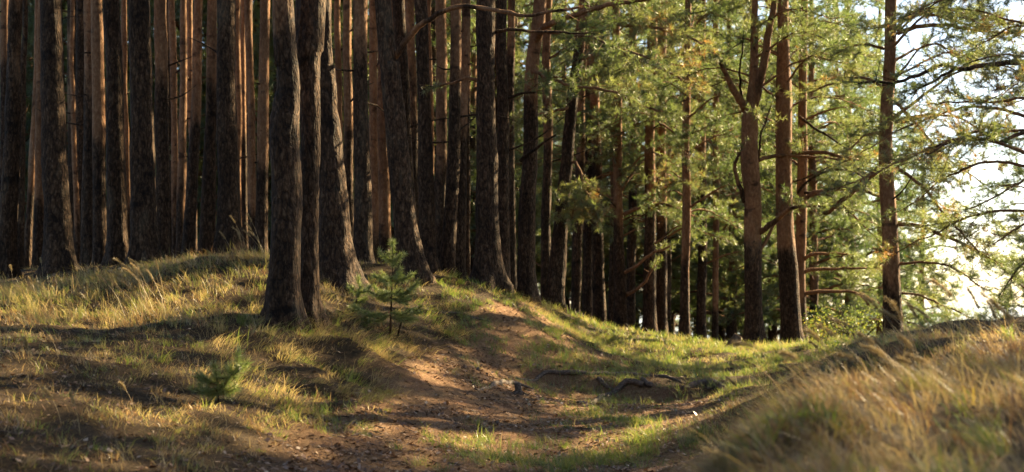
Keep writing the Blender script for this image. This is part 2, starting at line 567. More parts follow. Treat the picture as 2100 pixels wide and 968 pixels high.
def sheet(name, q):
    u, inv = np.unique(q.ravel(), return_inverse=True)
    me = mesh_from(name, ptsV[u], [inv.reshape(-1, 4)], M_GROUND, {'tone': PM.ravel()[u]})
    me.normals_split_custom_set_from_vertices(NV[u].tolist())
    o = add(name, me)
    o['kind'] = 'structure'
    return o


sheet('ground', quads[~fm])['label'] = 'uneven forest floor of needles, moss and dead grass'
sheet('path', quads[fm])['label'] = 'worn sandy footpath strewn with needles'

g = Geo()
wx = np.linspace(-600, 2400, 13); wy = np.linspace(48, 3000, 13)
A, B = np.meshgrid(wx, wy)
ii = np.arange(A.size).reshape(A.shape)
g.put(np.stack([A, B, np.full_like(A, -3.0)], -1), [np.stack([ii[:-1, :-1], ii[:-1, 1:], ii[1:, 1:], ii[1:, :-1]], -1).reshape(-1, 4)])
lake = add('lake_water', g.mesh('lake_water', M_WATER))
lake['kind'] = 'structure'
lake['label'] = 'bright lake seen between the trunks'

# ------------------------------------------------------------------ pine building
Zup = np.array([0, 0, 1.0])


def unit(v):
    v = np.asarray(v, float)
    return v / (np.linalg.norm(v, axis=-1, keepdims=True) + 1e-9)


def twig_tubes(geo, p0, p1, r0, r1, tone):
    p0 = np.asarray(p0); p1 = np.asarray(p1)
    n = len(p0)
    if not n:
        return
    d = unit(p1 - p0)
    a = unit(np.cross(d, np.where(np.abs(d[:, 2:3]) > 0.9, np.array([[1.0, 0, 0]]), Zup[None])))
    b = np.cross(a, d)
    v = np.empty((n, 6, 3))
    for k in range(3):
        o = math.cos(k * 2.094) * a + math.sin(k * 2.094) * b
        v[:, k] = p0 + o * np.reshape(r0, (-1, 1))
        v[:, 3 + k] = p1 + o * np.reshape(r1, (-1, 1))
    base = np.arange(n)[:, None] * 6
    f = np.concatenate([base + np.array([[k, (k + 1) % 3, 3 + (k + 1) % 3, 3 + k]]) for k in range(3)])
    geo.put(v.reshape(-1, 3), [f], tone)


def needle_tufts(geo, C, D, L, W, k, tone, spread=0.75):
    """k needles round each tuft centre C pointing roughly along D"""
    n = len(C)
    if not n:
        return
    C = np.repeat(np.asarray(C, float), k, 0)
    D = np.repeat(np.asarray(D, float), k, 0)
    r = rng.normal(size=(n * k, 3))
    d = unit(D * 0.75 + r * spread)
    ln = L * rng.uniform(0.65, 1.15, (n * k, 1))
    p = unit(np.cross(d, rng.normal(size=(n * k, 3)))) * (W / 2)
    b = C - D * L * 0.3 * rng.uniform(0, 1, (n * k, 1))
    v = np.stack([b - p, b + p, b + d * ln], 1)
    t = np.repeat(np.clip(np.broadcast_to(tone, (n,)) + rng.normal(0, 0.05, n), 0, 1), k)
    geo.put(v.reshape(-1, 3), [np.arange(n * k * 3).reshape(-1, 3)], np.repeat(t, 3))


def make_limb(wood, tufts, pts, r0, r1, leafy=1.0, tw_len=0.75, start=0.35, tone=0.6, seg=6, droop=0.0, dense=1.0):
    """one limb with side twigs; tufts collects (centre, direction)"""
    P = smooth_path(pts, 0.12)
    m = len(P)
    P = P + (rng.normal(0, 1, (m, 3)) * 0.008)
    ws = fbm(np.linspace(0, m * 0.22, m)[:, None].repeat(3, 1) + rng.uniform(0, 90), np.array([[1.0, 5.0, 9.0]]).repeat(m, 0), 0, 2) - 0.5
    P = P + ws * 0.12 * np.linspace(0.15, 1, m)[:, None]
    P[0] = pts[0]
    rr = r0 + (r1 - r0) * np.linspace(0, 1, m) ** 0.8
    tube(wood, P, rr, seg, tone)
    if leafy <= 0:
        return
    T = unit(np.gradient(P, axis=0))
    Ltot = np.linalg.norm(np.diff(P, axis=0), axis=1).sum()
    nt = max(3, int(Ltot * 10 * (1 - start) * dense))
    tws = []
    for t in np.concatenate([rng.uniform(start, 1, nt), [1.0, 0.98]]):
        i = min(m - 1, int(t * (m - 1)))
        d0 = T[i]
        side = unit(np.cross(d0, Zup) * rng.choice([-1, 1]) + rng.normal(0, 0.45, 3) + Zup * (0.15 - droop))
        if t > 0.97:
            side = d0
        d = unit(d0 * 0.75 + side * rng.uniform(0.5, 1.1))
        L = tw_len * (1.15 - 0.55 * t) * rng.uniform(0.6, 1.2)
        p0 = P[i]
        p1 = p0 + d * L + Zup * L * rng.uniform(-0.1, 0.25)
        tws.append((p0, p1, d, L))
    a0, a1, q0, q1 = [], [], [], []
    for p0, p1, d, L in tws:
        if rng.random() > 0.35 + 0.65 * leafy:
            a0.append(p0); a1.append(p1)
            continue
        a0.append(p0); a1.append(p1)
        for s in np.linspace(0.3, 1.0, max(3, int(L * 10))):
            q = p0 + (p1 - p0) * s
            sd = unit(d * 0.8 + rng.normal(0, 0.6, 3) + Zup * 0.25)
            l2 = L * rng.uniform(0.18, 0.42)
            e = q + sd * l2
            q0.append(q); q1.append(e)
            k = max(2, int(l2 * 22 * leafy))
            for u in np.linspace(0.35, 1.0, k):
                tufts[0].append(q + (e - q) * u)
                tufts[1].append(sd)
    twig_tubes(wood, np.array(a0), np.array(a1), np.full(len(a0), 0.007), np.full(len(a0), 0.003), tone * 0.7)
    if q0:
        twig_tubes(wood, np.array(q0), np.array(q1), np.full(len(q0), 0.003), np.full(len(q0), 0.002), tone * 0.5)


def trunk_disp(amp, seed, plate=0.055):
    def f(p, dirs, R):
        x, y, z = p[..., 0] / plate + seed, p[..., 1] / plate, p[..., 2] / (plate * 4.5)
        r = fbm(x, y, z, 2)
        rid = np.abs(r - 0.5) * 2
        big = fbm(p[..., 0] * 4 + seed, p[..., 1] * 4, p[..., 2] * 1.3, 2) - 0.5
        return amp * (np.minimum(rid * 2.4, 0.6) - 0.3) + big * R * 0.28
    return f


def trunk_pts(way, d, H):
    """way: (px, py, width_px) from the top of the frame to the base; returns centre points and radii from below the ground up to height H"""
    way = sorted(way, key=lambda q: q[1])
    P = [at(px, py, d) for px, py, _ in way]
    R = [q[2] / 2 / F * d for q in way]
    x, y = P[-1][0], d
    z = hz(x, y)
    P[-1] = np.array([x, y, z])
    P, R = P[::-1], R[::-1]
    dv = (P[-1] - P[-2]) / max(0.1, P[-1][2] - P[-2][2])
    top = P[-1] + (dv * 0.6 + Zup * 0.4) * max(1.0, H - P[-1][2])
    P = [P[0] - Zup * 0.35] + P
    R = [R[0] * 1.1] + R
    P.append((P[-1] + top) / 2 + np.array([rnd.uniform(-.1, .1), 0, 0])); R.append(R[-1] * 0.75)
    P.append(top); R.append(0.04)
    return np.array(P), np.array(R), z


def build_trunk(root, P, R, z0, seg, step, amp, orange, base, seed, plate=0.055):
    q = smooth_path(np.concatenate([P, R[:, None]], 1), step)
    C, rr = q[:, :3], np.maximum(q[:, 3], 0.02)
    hgt = C[:, 2] - z0
    rr = rr * (1 + 0.18 * np.exp(-np.maximum(hgt, 0) / 0.25))
    tone = np.clip((hgt - orange[0]) / max(0.2, orange[1] - orange[0]), 0, 1) * orange[2]
    wob = (fbm(np.stack([hgt * 0.55 + seed * 3.1, hgt * 0.55 + seed * 7.7], 1), np.full((len(C), 2), seed), 0, 2) - 0.5) * 0.10
    C = C.copy(); C[:, :2] += wob * sstep(0, 3, np.abs(hgt))[:, None]
    gg = Geo()
    fl = trunk_disp(amp, seed, plate)

    def disp(p, dirs, Rr):
        th = np.arctan2(dirs[..., 1], dirs[..., 0])
        hh = (p[..., 2] - z0)
        flare = np.exp(-np.maximum(hh, 0) / 0.22) * (0.5 + 0.5 * np.cos(th * 5 + seed * 2)) * Rr * (0.55 if amp > .02 else .32)
        return fl(p, dirs, Rr) + flare
    tube(gg, C, rr, seg, tone, disp)
    o = add('trunk', gg.mesh('trunk', M_BARK, off=base), root)
    return o, C, rr, tone


def snag(gg, C, rr, h0, z0, length, tone=0.15, up=0.2):
    i = int(np.argmin(np.abs(C[:, 2] - z0 - h0)))
    a = rng.uniform(0, 2 * np.pi)
    d = np.array([math.cos(a), math.sin(a) * 0.6, up + rng.uniform(-.25, .3)])
    p = [C[i], C[i] + d * (length * 0.5 + rr[i]), C[i] + d * (length + rr[i]) + Zup * rng.uniform(-.2, .25) * length]
    P = smooth_path(p, 0.15)
    tube(gg, P, np.linspace(0.022, 0.006, len(P)), 5, tone)


# shared high crowns: needles and limbs, made once, used by every tall pine
def crown_mesh(seed, n, zr, lr, L, W, k, droop=0.1, leafy=1.0, tw=0.8, tone=(0.35, 0.75), up=0.15, start=0.3, dense=0.75):
    wood = Geo()
    tf = ([], [])
    for i in range(n):
        f = (i + rng.random()) / n
        z = zr[0] + (zr[1] - zr[0]) * f
        ln = (lr[0] + (lr[1] - lr[0]) * f) * rng.uniform(0.7, 1.2)
        a = i * 2.4 + rng.uniform(-.5, .5)
        d = np.array([math.cos(a), math.sin(a), 0])
        p0 = np.array([0, 0, z])
        p1 = p0 + d * ln * 0.5 + Zup * ln * (up - droop * 0.3)
        p2 = p0 + d * ln + Zup * ln * (up * 0.8 - droop)
        make_limb(wood, tf, [p0, p1, p2], 0.02 + 0.017 * ln, 0.008, leafy, tw, start, 0.7, 5, dense=dense)
    C, D = np.array(tf[0]), np.array(tf[1])
    gg = Geo()
    t = np.clip(rng.uniform(tone[0], tone[1]) + (vnoise(C[:, 0] * 1.5, C[:, 1] * 1.5, C[:, 2] * 1.5 + seed) - 0.5) * 0.9, 0, 0.96)
    t[rng.random(len(t)) < 0.004] = 1.0
    needle_tufts(gg, C, D, L, W, k, t)
    return wood.mesh('branches', M_BARK), gg.mesh('crown', M_NEEDLE, smooth=False), len(C)


HIGH = [crown_mesh(s, 26, (0, 8.5), (2.5, 0.7), 0.20, 0.034, 5, tw=0.9, dense=.7) for s in range(3)]
LOW = [crown_mesh(10 + s, 58, (0, 11), (2.7, 0.6), 0.15, 0.013, 8, droop=0.16, tw=0.85, dense=0.85) for s in range(3)]


def put_crown(root, kind, off, sc, rot):
    b, c, _ = kind
    for nm, me in (('branches', b), ('crown', c)):
        o = add(nm, me, root, off)
        o.scale = (sc, sc, sc)
        o.rotation_euler = (0, 0, rot)


STATS = {}


GR = 'leafy pines right of the stand'


def pine(label, way, d, H=23.0, orange=(2.0, 5.0, 1.0), seg=16, step=0.22, amp=0.012, crown='high', group=None, snags=4, snag_h=(2.2, 8), limbs=(), auto=None, name='pine_tree', plate=0.055, crown_off=None, leaf_tone=None, tall=False):
    if group == GR and not tall:
        H, crown = 13.2, None
        if auto is None and name == 'pine_tree':
            auto = (9, 5.2, 12.4, 2.0, 1.2)
        else:
            auto = (auto[0] + 2, auto[1], max(auto[2], 12.4), *auto[3:])
    P, R, z0 = trunk_pts(way, d, H)
    base = np.array([P[1][0], P[1][1], z0])
    root = thing(name, label, 'pine tree', base, group)
    seed = rnd.uniform(0, 60)
    _, C, rr, tone = build_trunk(root, P, R, z0, seg, step, amp, orange, base, seed, plate)
    if snags:
        for _ in range(snags):
            gg = Geo()
            snag(gg, C, rr, rnd.uniform(*snag_h), z0, rnd.uniform(0.2, 1.0) ** 1.5 * 1.2)
            add('dead_branch', gg.mesh('dead_branch', M_BARK, off=base), root)
    if crown == 'high':
        hc = H - 8.3
        i = int(np.argmin(np.abs(C[:, 2] - z0 - hc)))
        put_crown(root, HIGH[rnd.randrange(3)], C[i] - base, rnd.uniform(0.85, 1.1), rnd.uniform(0, 6.28))
    tf = ([], [])
    for lb in limbs:
        wood = Geo()
        pp = lb['pts']
        dz = lb.get('dd', (0, 0))
        n = len(pp)
        q = [at(a, b, d + dz[0] + (dz[1] - dz[0]) * i / (n - 1)) for i, (a, b) in enumerate(pp)]
        make_limb(wood, tf, q, lb.get('r', 12) / 2 / F * d, lb.get('r1', 4) / 2 / F * d, lb.get('leafy', 1.0), lb.get('tw', 0.6), lb.get('start', 0.4), lb.get('tone', 0.8), 8, lb.get('droop', 0.1), lb.get('dense', 1.0))
        add('limb', wood.mesh('limb', M_BARK, off=base), root)
    if auto:
        n, h0, h1, l0, l1 = auto[:5]
        n = int(n * 1.6)
        opt = auto[5] if len(auto) > 5 else {}
        for i in range(n):
            f = (i + rnd.random()) / n
            h = h0 + (h1 - h0) * f
            k = int(np.argmin(np.abs(C[:, 2] - z0 - h)))
            a = opt.get('az', (0, 6.283))
            a = rnd.uniform(*a) if 'az' in opt else i * 2.4 + rnd.uniform(-.6, .6)
            ln = (l0 + (l1 - l0) * f) * rnd.uniform(0.7, 1.2)
            dv = np.array([math.cos(a), math.sin(a), 0])
            up = opt.get('up', 0.12) + rnd.uniform(-.1, .12)
            p0 = C[k]
            p1 = p0 + dv * ln * .5 + Zup * ln * (up + 0.06)
            p2 = p0 + dv * ln + Zup * ln * (up - 0.12)
            wood = Geo()
            make_limb(wood, tf, [p0, p1, p2], 0.012 + 0.008 * ln, 0.006, opt.get('leafy', 1.0), opt.get('tw', 0.75), opt.get('start', 0.35), 0.75, 6, opt.get('droop', 0.1), opt.get('dense', 0.9))
            add('limb', wood.mesh('limb', M_BARK, off=base), root)
    if tf[0]:
        CC, DD = np.array(tf[0]), np.array(tf[1])
        gg = Geo()
        t = np.clip((leaf_tone or rnd.uniform(0.45, 0.7)) + (vnoise(CC[:, 0] * 1.5, CC[:, 1] * 1.5, CC[:, 2] * 1.5) - 0.5) * 0.9, 0, 0.96)
        t[rng.random(len(t)) < 0.004] = 1.0
        needle_tufts(gg, CC, DD, 0.115, 0.0085, 10, t)
        add('crown', gg.mesh('crown', M_NEEDLE, smooth=False, off=base), root)
        STATS[label[:30]] = len(CC) * 6
    return root, C, rr, z0


GL = 'pines of the dense left stand'
DARK, MID, ORG = (4.0, 8.0, 0.75), (2.4, 5.0, 0.95), (0.6, 2.2, 1.0)
HI = dict(seg=30, step=0.07, amp=0.028, snags=0)
BIG = dict(seg=22, step=0.13, amp=0.022, snags=1)


def T(label, top, base, d, wt, wb, orange=MID, mid=(), **k):
    way = [(top, 0, wt), *mid, (base, HZ, wb)]
    kk = dict(group=GL)
    kk.update(k)
    return pine(label, way, d, orange=orange, **kk)


# the stand from the left edge to the crest, as numbered from the left in the photograph
T('orange-topped pine cut by the left edge, behind the first dark trunk', 12, 4, 29, 19, 21, (3.0, 4.6, 1))
T('first stout dark pine at the left edge with a bright sunlit right rim', 34, 12, 22.5, 26, 40, (2.8, 6.0, .8), **BIG)
T('narrow grey pine hugging the right side of the first stout dark trunk', 51, 38, 27, 10, 19, (5, 9, .6))
T('thinner of the two orange pines between the first and second stout trunks', 79, 55, 28.5, 14, 15, ORG)
T('thicker of the two orange pines between the first and second stout trunks', 84, 78, 27.5, 14, 23, ORG)
T('broad dark pine with a crusty lit right edge, second stout trunk from the left', 103, 122, 22, 42, 58, (4.5, 9, .5), **BIG)
T('pole-thin lit pine in the dark gap right of the second stout trunk', 147, 160, 34, 9, 11, ORG)
T('grey-brown pine standing just left of a wider orange pine, left stand', 180, 181, 25.5, 20, 30, (2.6, 4.8, .8))
T('smooth orange-brown pine with lit rim partly hidden behind a grey-brown one', 197, 206, 24.6, 24, 27, (1.2, 3.0, 1))
T('straight dark pine with a thin bright rim leaning slightly to the right', 229, 243, 23.4, 32, 44, (4.5, 8, .6), **BIG)
T('thin reddish pine seen between the bright-rimmed and the scarred trunk', 254, 262, 31, 11, 13, ORG)
T('thickest dark pine of the far left with a scarred pale patch of bark', 289, 297, 22.4, 42, 58, (3.5, 7, .6), **BIG)
T('even brown pine right of the scarred thick trunk', 332, 333, 25, 25, 32, (2.2, 4.2, .9))
T('slim orange pine with a glowing right edge behind the even brown trunk', 354, 359, 30, 13, 13, ORG)
T('medium orange pine with small stubs right of the glowing slim one', 376, 370, 29, 13, 20, ORG)
T('slanting orange pine that leans right going up, near the mound top', 408, 385, 26.6, 18, 27, (1.6, 3.4, 1))
T('slim pine whose top shows behind the slanting orange pine', 390, 399, 31, 11, 13, ORG)
T('half orange, half dark pine with an old scar halfway up', 436, 424, 25.4, 19, 32, (2.2, 3.6, 1))
T('heavy black-barked pine rising behind the tall grass on the mound', 464, 472, 23, 36, 50, (6, 11, .4), **BIG)
T('orange pine mostly hidden behind the heavy black-barked trunk', 488, 489, 30, 12, 14, ORG)
T('slender orange pine crossed by a thin dead branch', 510, 520, 29, 14, 17, ORG)
T('slim grey pine beside the slender one crossed by a dead branch', 497, 503, 32, 11, 14, MID)
T('straight orange pine with lit rim just left of the near pair', 545, 534, 24.6, 20, 26, (0.8, 2.4, 1), snags=3)
# the near pair and the rough leaning one behind it
pine('nearest dark pine, left trunk of the pair on the bank edge', [(581, 0, 42), (585, 90, 40), (590, 180, 46), (583, 260, 58), (586, 400, 60), (584, 520, 62), (580, 600, 66), (580, 672, 66)], 17.0, orange=(2.2, 5.5, .75), group='pair of pines on the bank edge', name='pine_tree', plate=0.05, **HI)
pine('nearer grey pine, right trunk of the pair on the bank edge', [(636, 0, 58), (634, 60, 55), (634, 150, 46), (635, 250, 40), (635, 400, 38), (634, 540, 38), (632, 600, 42), (629, 658, 50)], 17.5, orange=(4.0, 8, .35), group='pair of pines on the bank edge', plate=0.05, **HI)
pine('deeply furrowed black pine leaning left behind the near pair', [(662, 0, 34), (668, 150, 44), (678, 330, 54), (686, 480, 66), (694, 592, 80)], 20.3, orange=(9, 16, .3), group=GL, plate=0.075, seg=30, step=0.08, amp=0.045, snags=2)
T('thin reddish pine showing right of the furrowed black pine', 693, 697, 30, 13, 16, ORG)
T('slim orange pine left of the brown pine behind the sapling', 712, 717, 26.5, 17, 23, (1.4, 3.2, 1))
T('sturdy brown pine standing behind the sapling to its left', 739, 745, 24, 29, 38, (3.0, 5.0, .95))
T('thin orange pine immediately right of the sturdy brown pine', 766, 770, 29, 17, 17, ORG, snags=4)
T('orange pine with black branch scars directly behind the sapling', 786, 791, 27.5, 20, 26, (0.4, 1.4, 1), snags=0)
LB = dict(dd=(0, -1.2))
pine('leaning dark pine right of the sapling with a long arching bough', [(785, 0, 33), (800, 150, 40), (815, 330, 44), (832, 460, 50), (850, 570, 58)], 22, orange=(6, 12, .5), group=GL, seg=24, step=0.12, amp=0.022, snags=1,
     limbs=[dict(pts=[(806, 122), (840, 72), (872, 46), (926, 17), (977, 13), (1032, 24), (1075, 32), (1130, 20), (1190, 18)], r=14, r1=5, leafy=0.25, start=0.75, dd=(0, -1.5), tone=0.55)])
T('grey pine half hidden behind the leaning pine with the arching bough', 819, 848, 25, 24, 26, (5, 9, .6))
T('straight orange-grey pine between the leaning pine and a black one', 840, 851, 27, 19, 22, MID)
T('black straight pine with a rim of light, right of the leaning pine', 862, 879, 24, 24, 36, (5, 9, .6), **BIG)
T('pale slim pine tucked between a black pine and a bright-rimmed one', 880, 887, 32, 9, 12, ORG)
T('tall orange pine with the brightest lit rim, middle of the stand', 905, 903, 26.5, 21, 24, (1.6, 3.2, 1))
T('brown pine leaning right beside the brightest-rimmed orange pine', 938, 918, 24.2, 21, 31, (2.2, 4.2, .9))
T('grey pine crossing close to the leaning brown one, orange above', 957, 938, 24.6, 17, 30, (1.8, 3.6, 1))
T('small pine showing only at the foot of the crossing pair', 958, 959, 30, 12, 13, MID)
pine('broad dark pine on the grassy crest with flared roots', [(996, 0, 36), (998, 150, 38), (997, 330, 42), (1000, 480, 48), (1002, 582, 58)], 23, orange=(4, 8, .6), group=GL, seg=26, step=0.1, amp=0.026, snags=0,
     limbs=[dict(pts=[(980, 165), (955, 162), (930, 170), (885, 180)], r=9, r1=3, leafy=0.5, start=0.5, tw=0.35, dd=(0, 0.3)),
            dict(pts=[(1014, 65), (1060, 62), (1120, 66), (1200, 70)], r=8, r1=3, leafy=0.15, start=0.7, dd=(0, -.6), tone=.2)])
T('dark pine close behind the crest pine with flared roots', 1030, 1032, 25, 22, 29, (5, 9, .5),
  limbs=[dict(pts=[(1035, 205), (1065, 196), (1100, 190)], r=8, r1=4, leafy=0.2, start=.6, tone=.2)])
T('greyer pine right of the crest pine, leaning right as it rises', 1052, 1050, 27, 16, 20, (3, 6, .7), mid=((1046, 200, 17),))
pine('orange pine forking near the frame top at the stand right end', [(1108, 0, 26), (1090, 130, 27), (1085, 300, 30), (1081, 450, 34), (1080, 608, 38)], 25.5, orange=(2.6, 5, 1), group=GR, seg=22, step=0.13, amp=0.02, snags=1,
     limbs=[dict(pts=[(1098, 90), (1118, 55), (1160, 38), (1205, 22), (1290, 2), (1380, -10)], r=16, r1=6, leafy=0.9, start=0.45, dd=(0, -2)),
            dict(pts=[(1095, 70), (1120, 66), (1170, 70), (1240, 85), (1330, 120)], r=10, r1=4, leafy=1.2, start=0.3, dd=(0, -2.5), tw=.7),
            dict(pts=[(1090, 140), (1120, 160), (1180, 175), (1270, 190)], r=9, r1=4, leafy=1.2, start=0.25, dd=(0, -2), tw=.7),
            dict(pts=[(1068, 330), (1090, 312), (1120, 290), (1140, 275)], r=8, r1=4, leafy=0, dd=(0, -.6), tone=.15)])
T('straight brown pine between the forking pine and the leaning one', 1124, 1119, 29, 17, 21, (2.5, 5, .9), group=GR, auto=(6, 5.2, 9, 1.8, 1.4))
pine('tall brown pine leaning strongly right at the stand edge', leaf_tone=.8, way= [(1203, 0, 22), (1182, 150, 23), (1168, 260, 24), (1158, 360, 26), (1146, 500, 32), (1137, 640, 38)], d=27, orange=(3, 6, .9), group=GR, seg=20, step=0.14, amp=0.02, snags=1,  # paler needle colour stands in for sunlight on the hanging clump
     limbs=[dict(pts=[(1168, 330), (1180, 334), (1192, 352), (1194, 385), (1196, 430)], r=7, r1=3, leafy=1.8, start=0.4, tw=.55, dd=(0, -.5), dense=2.2),
            dict(pts=[(1196, 385), (1215, 420), (1220, 455)], r=4, r1=3, leafy=1.8, start=0.0, tw=.5, dd=(-.4, -.6), dense=2.6),
            dict(pts=[(1190, 395), (1178, 430), (1176, 465)], r=4, r1=3, leafy=1.8, start=0.0, tw=.45, dd=(-.4, -.6), dense=2.6),
            dict(pts=[(1180, 170), (1230, 178), (1290, 200), (1350, 230)], r=9, r1=4, leafy=1.2, start=0.2, dd=(0, -2), tw=.8),
            dict(pts=[(1186, 120), (1250, 110), (1330, 130), (1420, 175)], r=10, r1=4, leafy=1.3, start=0.2, dd=(0, -2.2), tw=.8),
            dict(pts=[(1195, 60), (1270, 50), (1350, 60), (1440, 85)], r=9, r1=4, leafy=1.2, start=0.2, dd=(0, -1.5), tw=.8),
            dict(pts=[(1172, 220), (1120, 232), (1070, 240)], r=7, r1=3, leafy=1.0, start=0.3, dd=(0, -1.), tw=.6)])
# pines behind the bend of the path
BK = dict(group=GR, seg=14, step=0.24)
T('dark slim pine behind the leaning brown pine, base in grass', 1200, 1180, 33, 18, 20, (3, 6, .8), auto=(9, 2.8, 9.5, 1.8, 1.4), **BK)
T('dark twin of the slim pine, a step further right', 1212, 1204, 34, 16, 22, (4, 8, .8), mid=((1206, 400, 20),), auto=(9, 2.9, 10, 2.0, 1.4), **BK)
T('dark upright pine with orange shoulder below the hanging pale clump', 1216, 1230, 33.5, 18, 27, (3.0, 4.6, 1), mid=((1222, 300, 20),), auto=(10, 3.3, 10, 2.0, 1.4), **BK)
T('dark straight pine left of the many-branched orange pine', 1262, 1254, 35, 14, 16, (2, 4, 1), auto=(11, 2.1, 10, 2.0, 1.4), **BK)
T('many-branched orange pine with low red boughs behind the path', 1266, 1273, 33, 16, 28, (2.0, 3.0, 1), mid=((1268, 350, 18),), group=GR, seg=16, step=0.2,
  limbs=[dict(pts=[(1275, 560), (1300, 548), (1340, 520), (1375, 505)], r=9, r1=4, leafy=0.4, start=.6, tw=.4, dd=(0, -1)),
         dict(pts=[(1284, 605), (1310, 590), (1330, 570), (1345, 545)], r=9, r1=4, leafy=0.2, start=.7, tw=.4, dd=(0, -.8)),
         dict(pts=[(1280, 440), (1320, 422), (1370, 420), (1420, 440)], r=9, r1=4, leafy=0.7, start=.5, tw=.5, dd=(0, -1)),
         dict(pts=[(1275, 390), (1300, 350), (1330, 320)], r=8, r1=3, leafy=0.7, start=.4, tw=.5, dd=(0, .6)),
         dict(pts=[(1266, 410), (1240, 440), (1215, 450)], r=7, r1=3, leafy=0.5, start=.4, tw=.5, dd=(0, -.6))],
  auto=(12, 2.3, 11, 2.0, 1.3))
T('slim grey pine right behind the many-branched orange one', 1300, 1294, 36, 14, 19, (2.5, 5, .9), auto=(10, 2.5, 10, 2.0, 1.4), **BK)
T('stout dark pine of the pair left of the slender orange pole', 1338, 1333, 33, 20, 29, (2.8, 4.2, 1), mid=((1333, 380, 22),), auto=(12, 1.9, 10.5, 2.2, 1.4), **BK)
T('brown pine of the pair left of the slender orange pole', 1358, 1356, 33.6, 16, 24, (2.2, 4, 1), auto=(11, 2.1, 10.5, 2.2, 1.4), **BK)
T('thin dark pine behind the pair left of the slender pole', 1372, 1370, 38, 10, 12, MID, auto=(10, 1.9, 10, 2.0, 1.4), **BK)
T('slender straight orange pine standing alone behind the path bend', 1412, 1404, 31, 13, 20, (0.9, 2.2, 1), group=GR, seg=16, step=0.2, snags=2,
  limbs=[dict(pts=[(1410, 330), (1425, 305), (1440, 280)], r=5, r1=2, leafy=0.4, start=.5, tw=.4, dd=(0, .4)),
         dict(pts=[(1405, 440), (1435, 430), (1470, 440), (1510, 470)], r=5, r1=2, leafy=1.0, start=.3, tw=.5, dd=(0, .8))],
  auto=(16, 2.7, 10.5, 2.0, 1.3))
T('short dark pine right of the slender orange pole', 1440, 1438, 36, 16, 21, (3, 6, .8), auto=(12, 1.9, 10.5, 2.2, 1.4), **BK)
T('thin red-stemmed pine left of the big forked pine', 1470, 1466, 37, 12, 13, (0.5, 1.5, 1), auto=(14, 1.9, 10, 1.9, 1.3), **BK)
pine('big forked pine with many uprising arms beside the path crest', [(1550, 0, 12), (1548, 120, 16), (1542, 215, 24), (1540, 245, 34), (1538, 330, 36), (1543, 440, 34), (1546, 560, 35), (1547, 712, 40)], 29, orange=(1.9, 3.0, 1), group=GR, seg=20, step=0.14, amp=0.018, snags=0,
     limbs=[dict(pts=[(1530, 225), (1512, 195), (1496, 165), (1480, 130)], r=19, r1=8, leafy=.6, start=.6, dd=(0, -.5)),
            dict(pts=[(1544, 220), (1562, 150), (1575, 80), (1584, 40), (1592, -10)], r=21, r1=12, leafy=.5, start=.7, dd=(0, -.5)),
            dict(pts=[(1522, 215), (1518, 150), (1524, 80)], r=6, r1=3, leafy=.4, start=.6, dd=(0, -.5), tone=.2),
            dict(pts=[(1528, 415), (1512, 365), (1508, 335), (1520, 312)], r=11, r1=6, leafy=0.2, start=.8, dd=(0, -.4), tone=.3),
            dict(pts=[(1552, 480), (1580, 462), (1604, 440), (1630, 425), (1690, 425)], r=15, r1=5, leafy=.9, start=.5, dd=(0, -1.2), tone=.5),
            dict(pts=[(1558, 520), (1572, 490), (1590, 462), (1604, 430)], r=9, r1=5, leafy=.2, start=.8, dd=(0, .4), tone=.9),
            dict(pts=[(1550, 330), (1600, 318), (1660, 322), (1765, 325)], r=9, r1=4, leafy=.5, start=.5, dd=(0, .8)),
            dict(pts=[(1555, 330), (1562, 270), (1580, 225)], r=6, r1=3, leafy=.4, start=.6, dd=(0, -.5), tone=.15)],
     auto=(14, 5.0, 10.5, 2.3, 1.5))
pine('reddish pine with a dark foot right of the big forked pine', [(1606, 0, 22), (1608, 120, 26), (1609, 220, 34), (1607, 320, 33), (1610, 440, 34), (1616, 560, 38), (1624, 703, 42)], 29.5, orange=(1.4, 2.6, 1), group=GR, seg=20, step=0.14, amp=0.018, snags=1,
     limbs=[dict(pts=[(1622, 315), (1680, 312), (1730, 322), (1768, 322)], r=10, r1=5, leafy=.5, start=.6, dd=(0, -.8)),
            dict(pts=[(1640, 415), (1668, 395), (1720, 386), (1770, 392), (1806, 404)], r=11, r1=6, leafy=.4, start=.6, dd=(0, -.8)),
            dict(pts=[(1636, 395), (1660, 370), (1700, 352), (1745, 350), (1790, 372)], r=7, r1=3, leafy=.5, start=.6, dd=(0, -1), tone=.1),
            dict(pts=[(1650, 395), (1700, 402), (1750, 440), (1790, 480)], r=7, r1=3, leafy=1, start=.4, dd=(0, -1.2), tone=.3),
            dict(pts=[(1640, 240), (1690, 272), (1740, 305)], r=7, r1=3, leafy=.3, start=.5, dd=(0, -.8), tone=.1)],
     auto=(16, 4.8, 10.5, 2.4, 1.5))
pine('half hidden pine with three level boughs behind the reddish one', [(1650, 0, 14), (1646, 300, 20), (1642, 520, 22), (1640, 705, 30)], 31.5, orange=(0.8, 1.6, 1), group=GR, seg=14, step=0.2, snags=0,
     limbs=[dict(pts=[(1645, 535), (1662, 523), (1700, 518), (1740, 523)], r=9, r1=4, leafy=.5, start=.7, tw=.4, dd=(0, -.5)),
            dict(pts=[(1645, 560), (1665, 552), (1720, 550), (1775, 552)], r=9, r1=4, leafy=.5, start=.7, tw=.4, dd=(0, -.3)),
            dict(pts=[(1645, 602), (1680, 597), (1740, 598), (1765, 605), (1785, 625)], r=10, r1=4, leafy=.5, start=.7, tw=.4, dd=(0, -.6))],
     auto=(16, 3.4, 10.5, 2.4, 1.4))
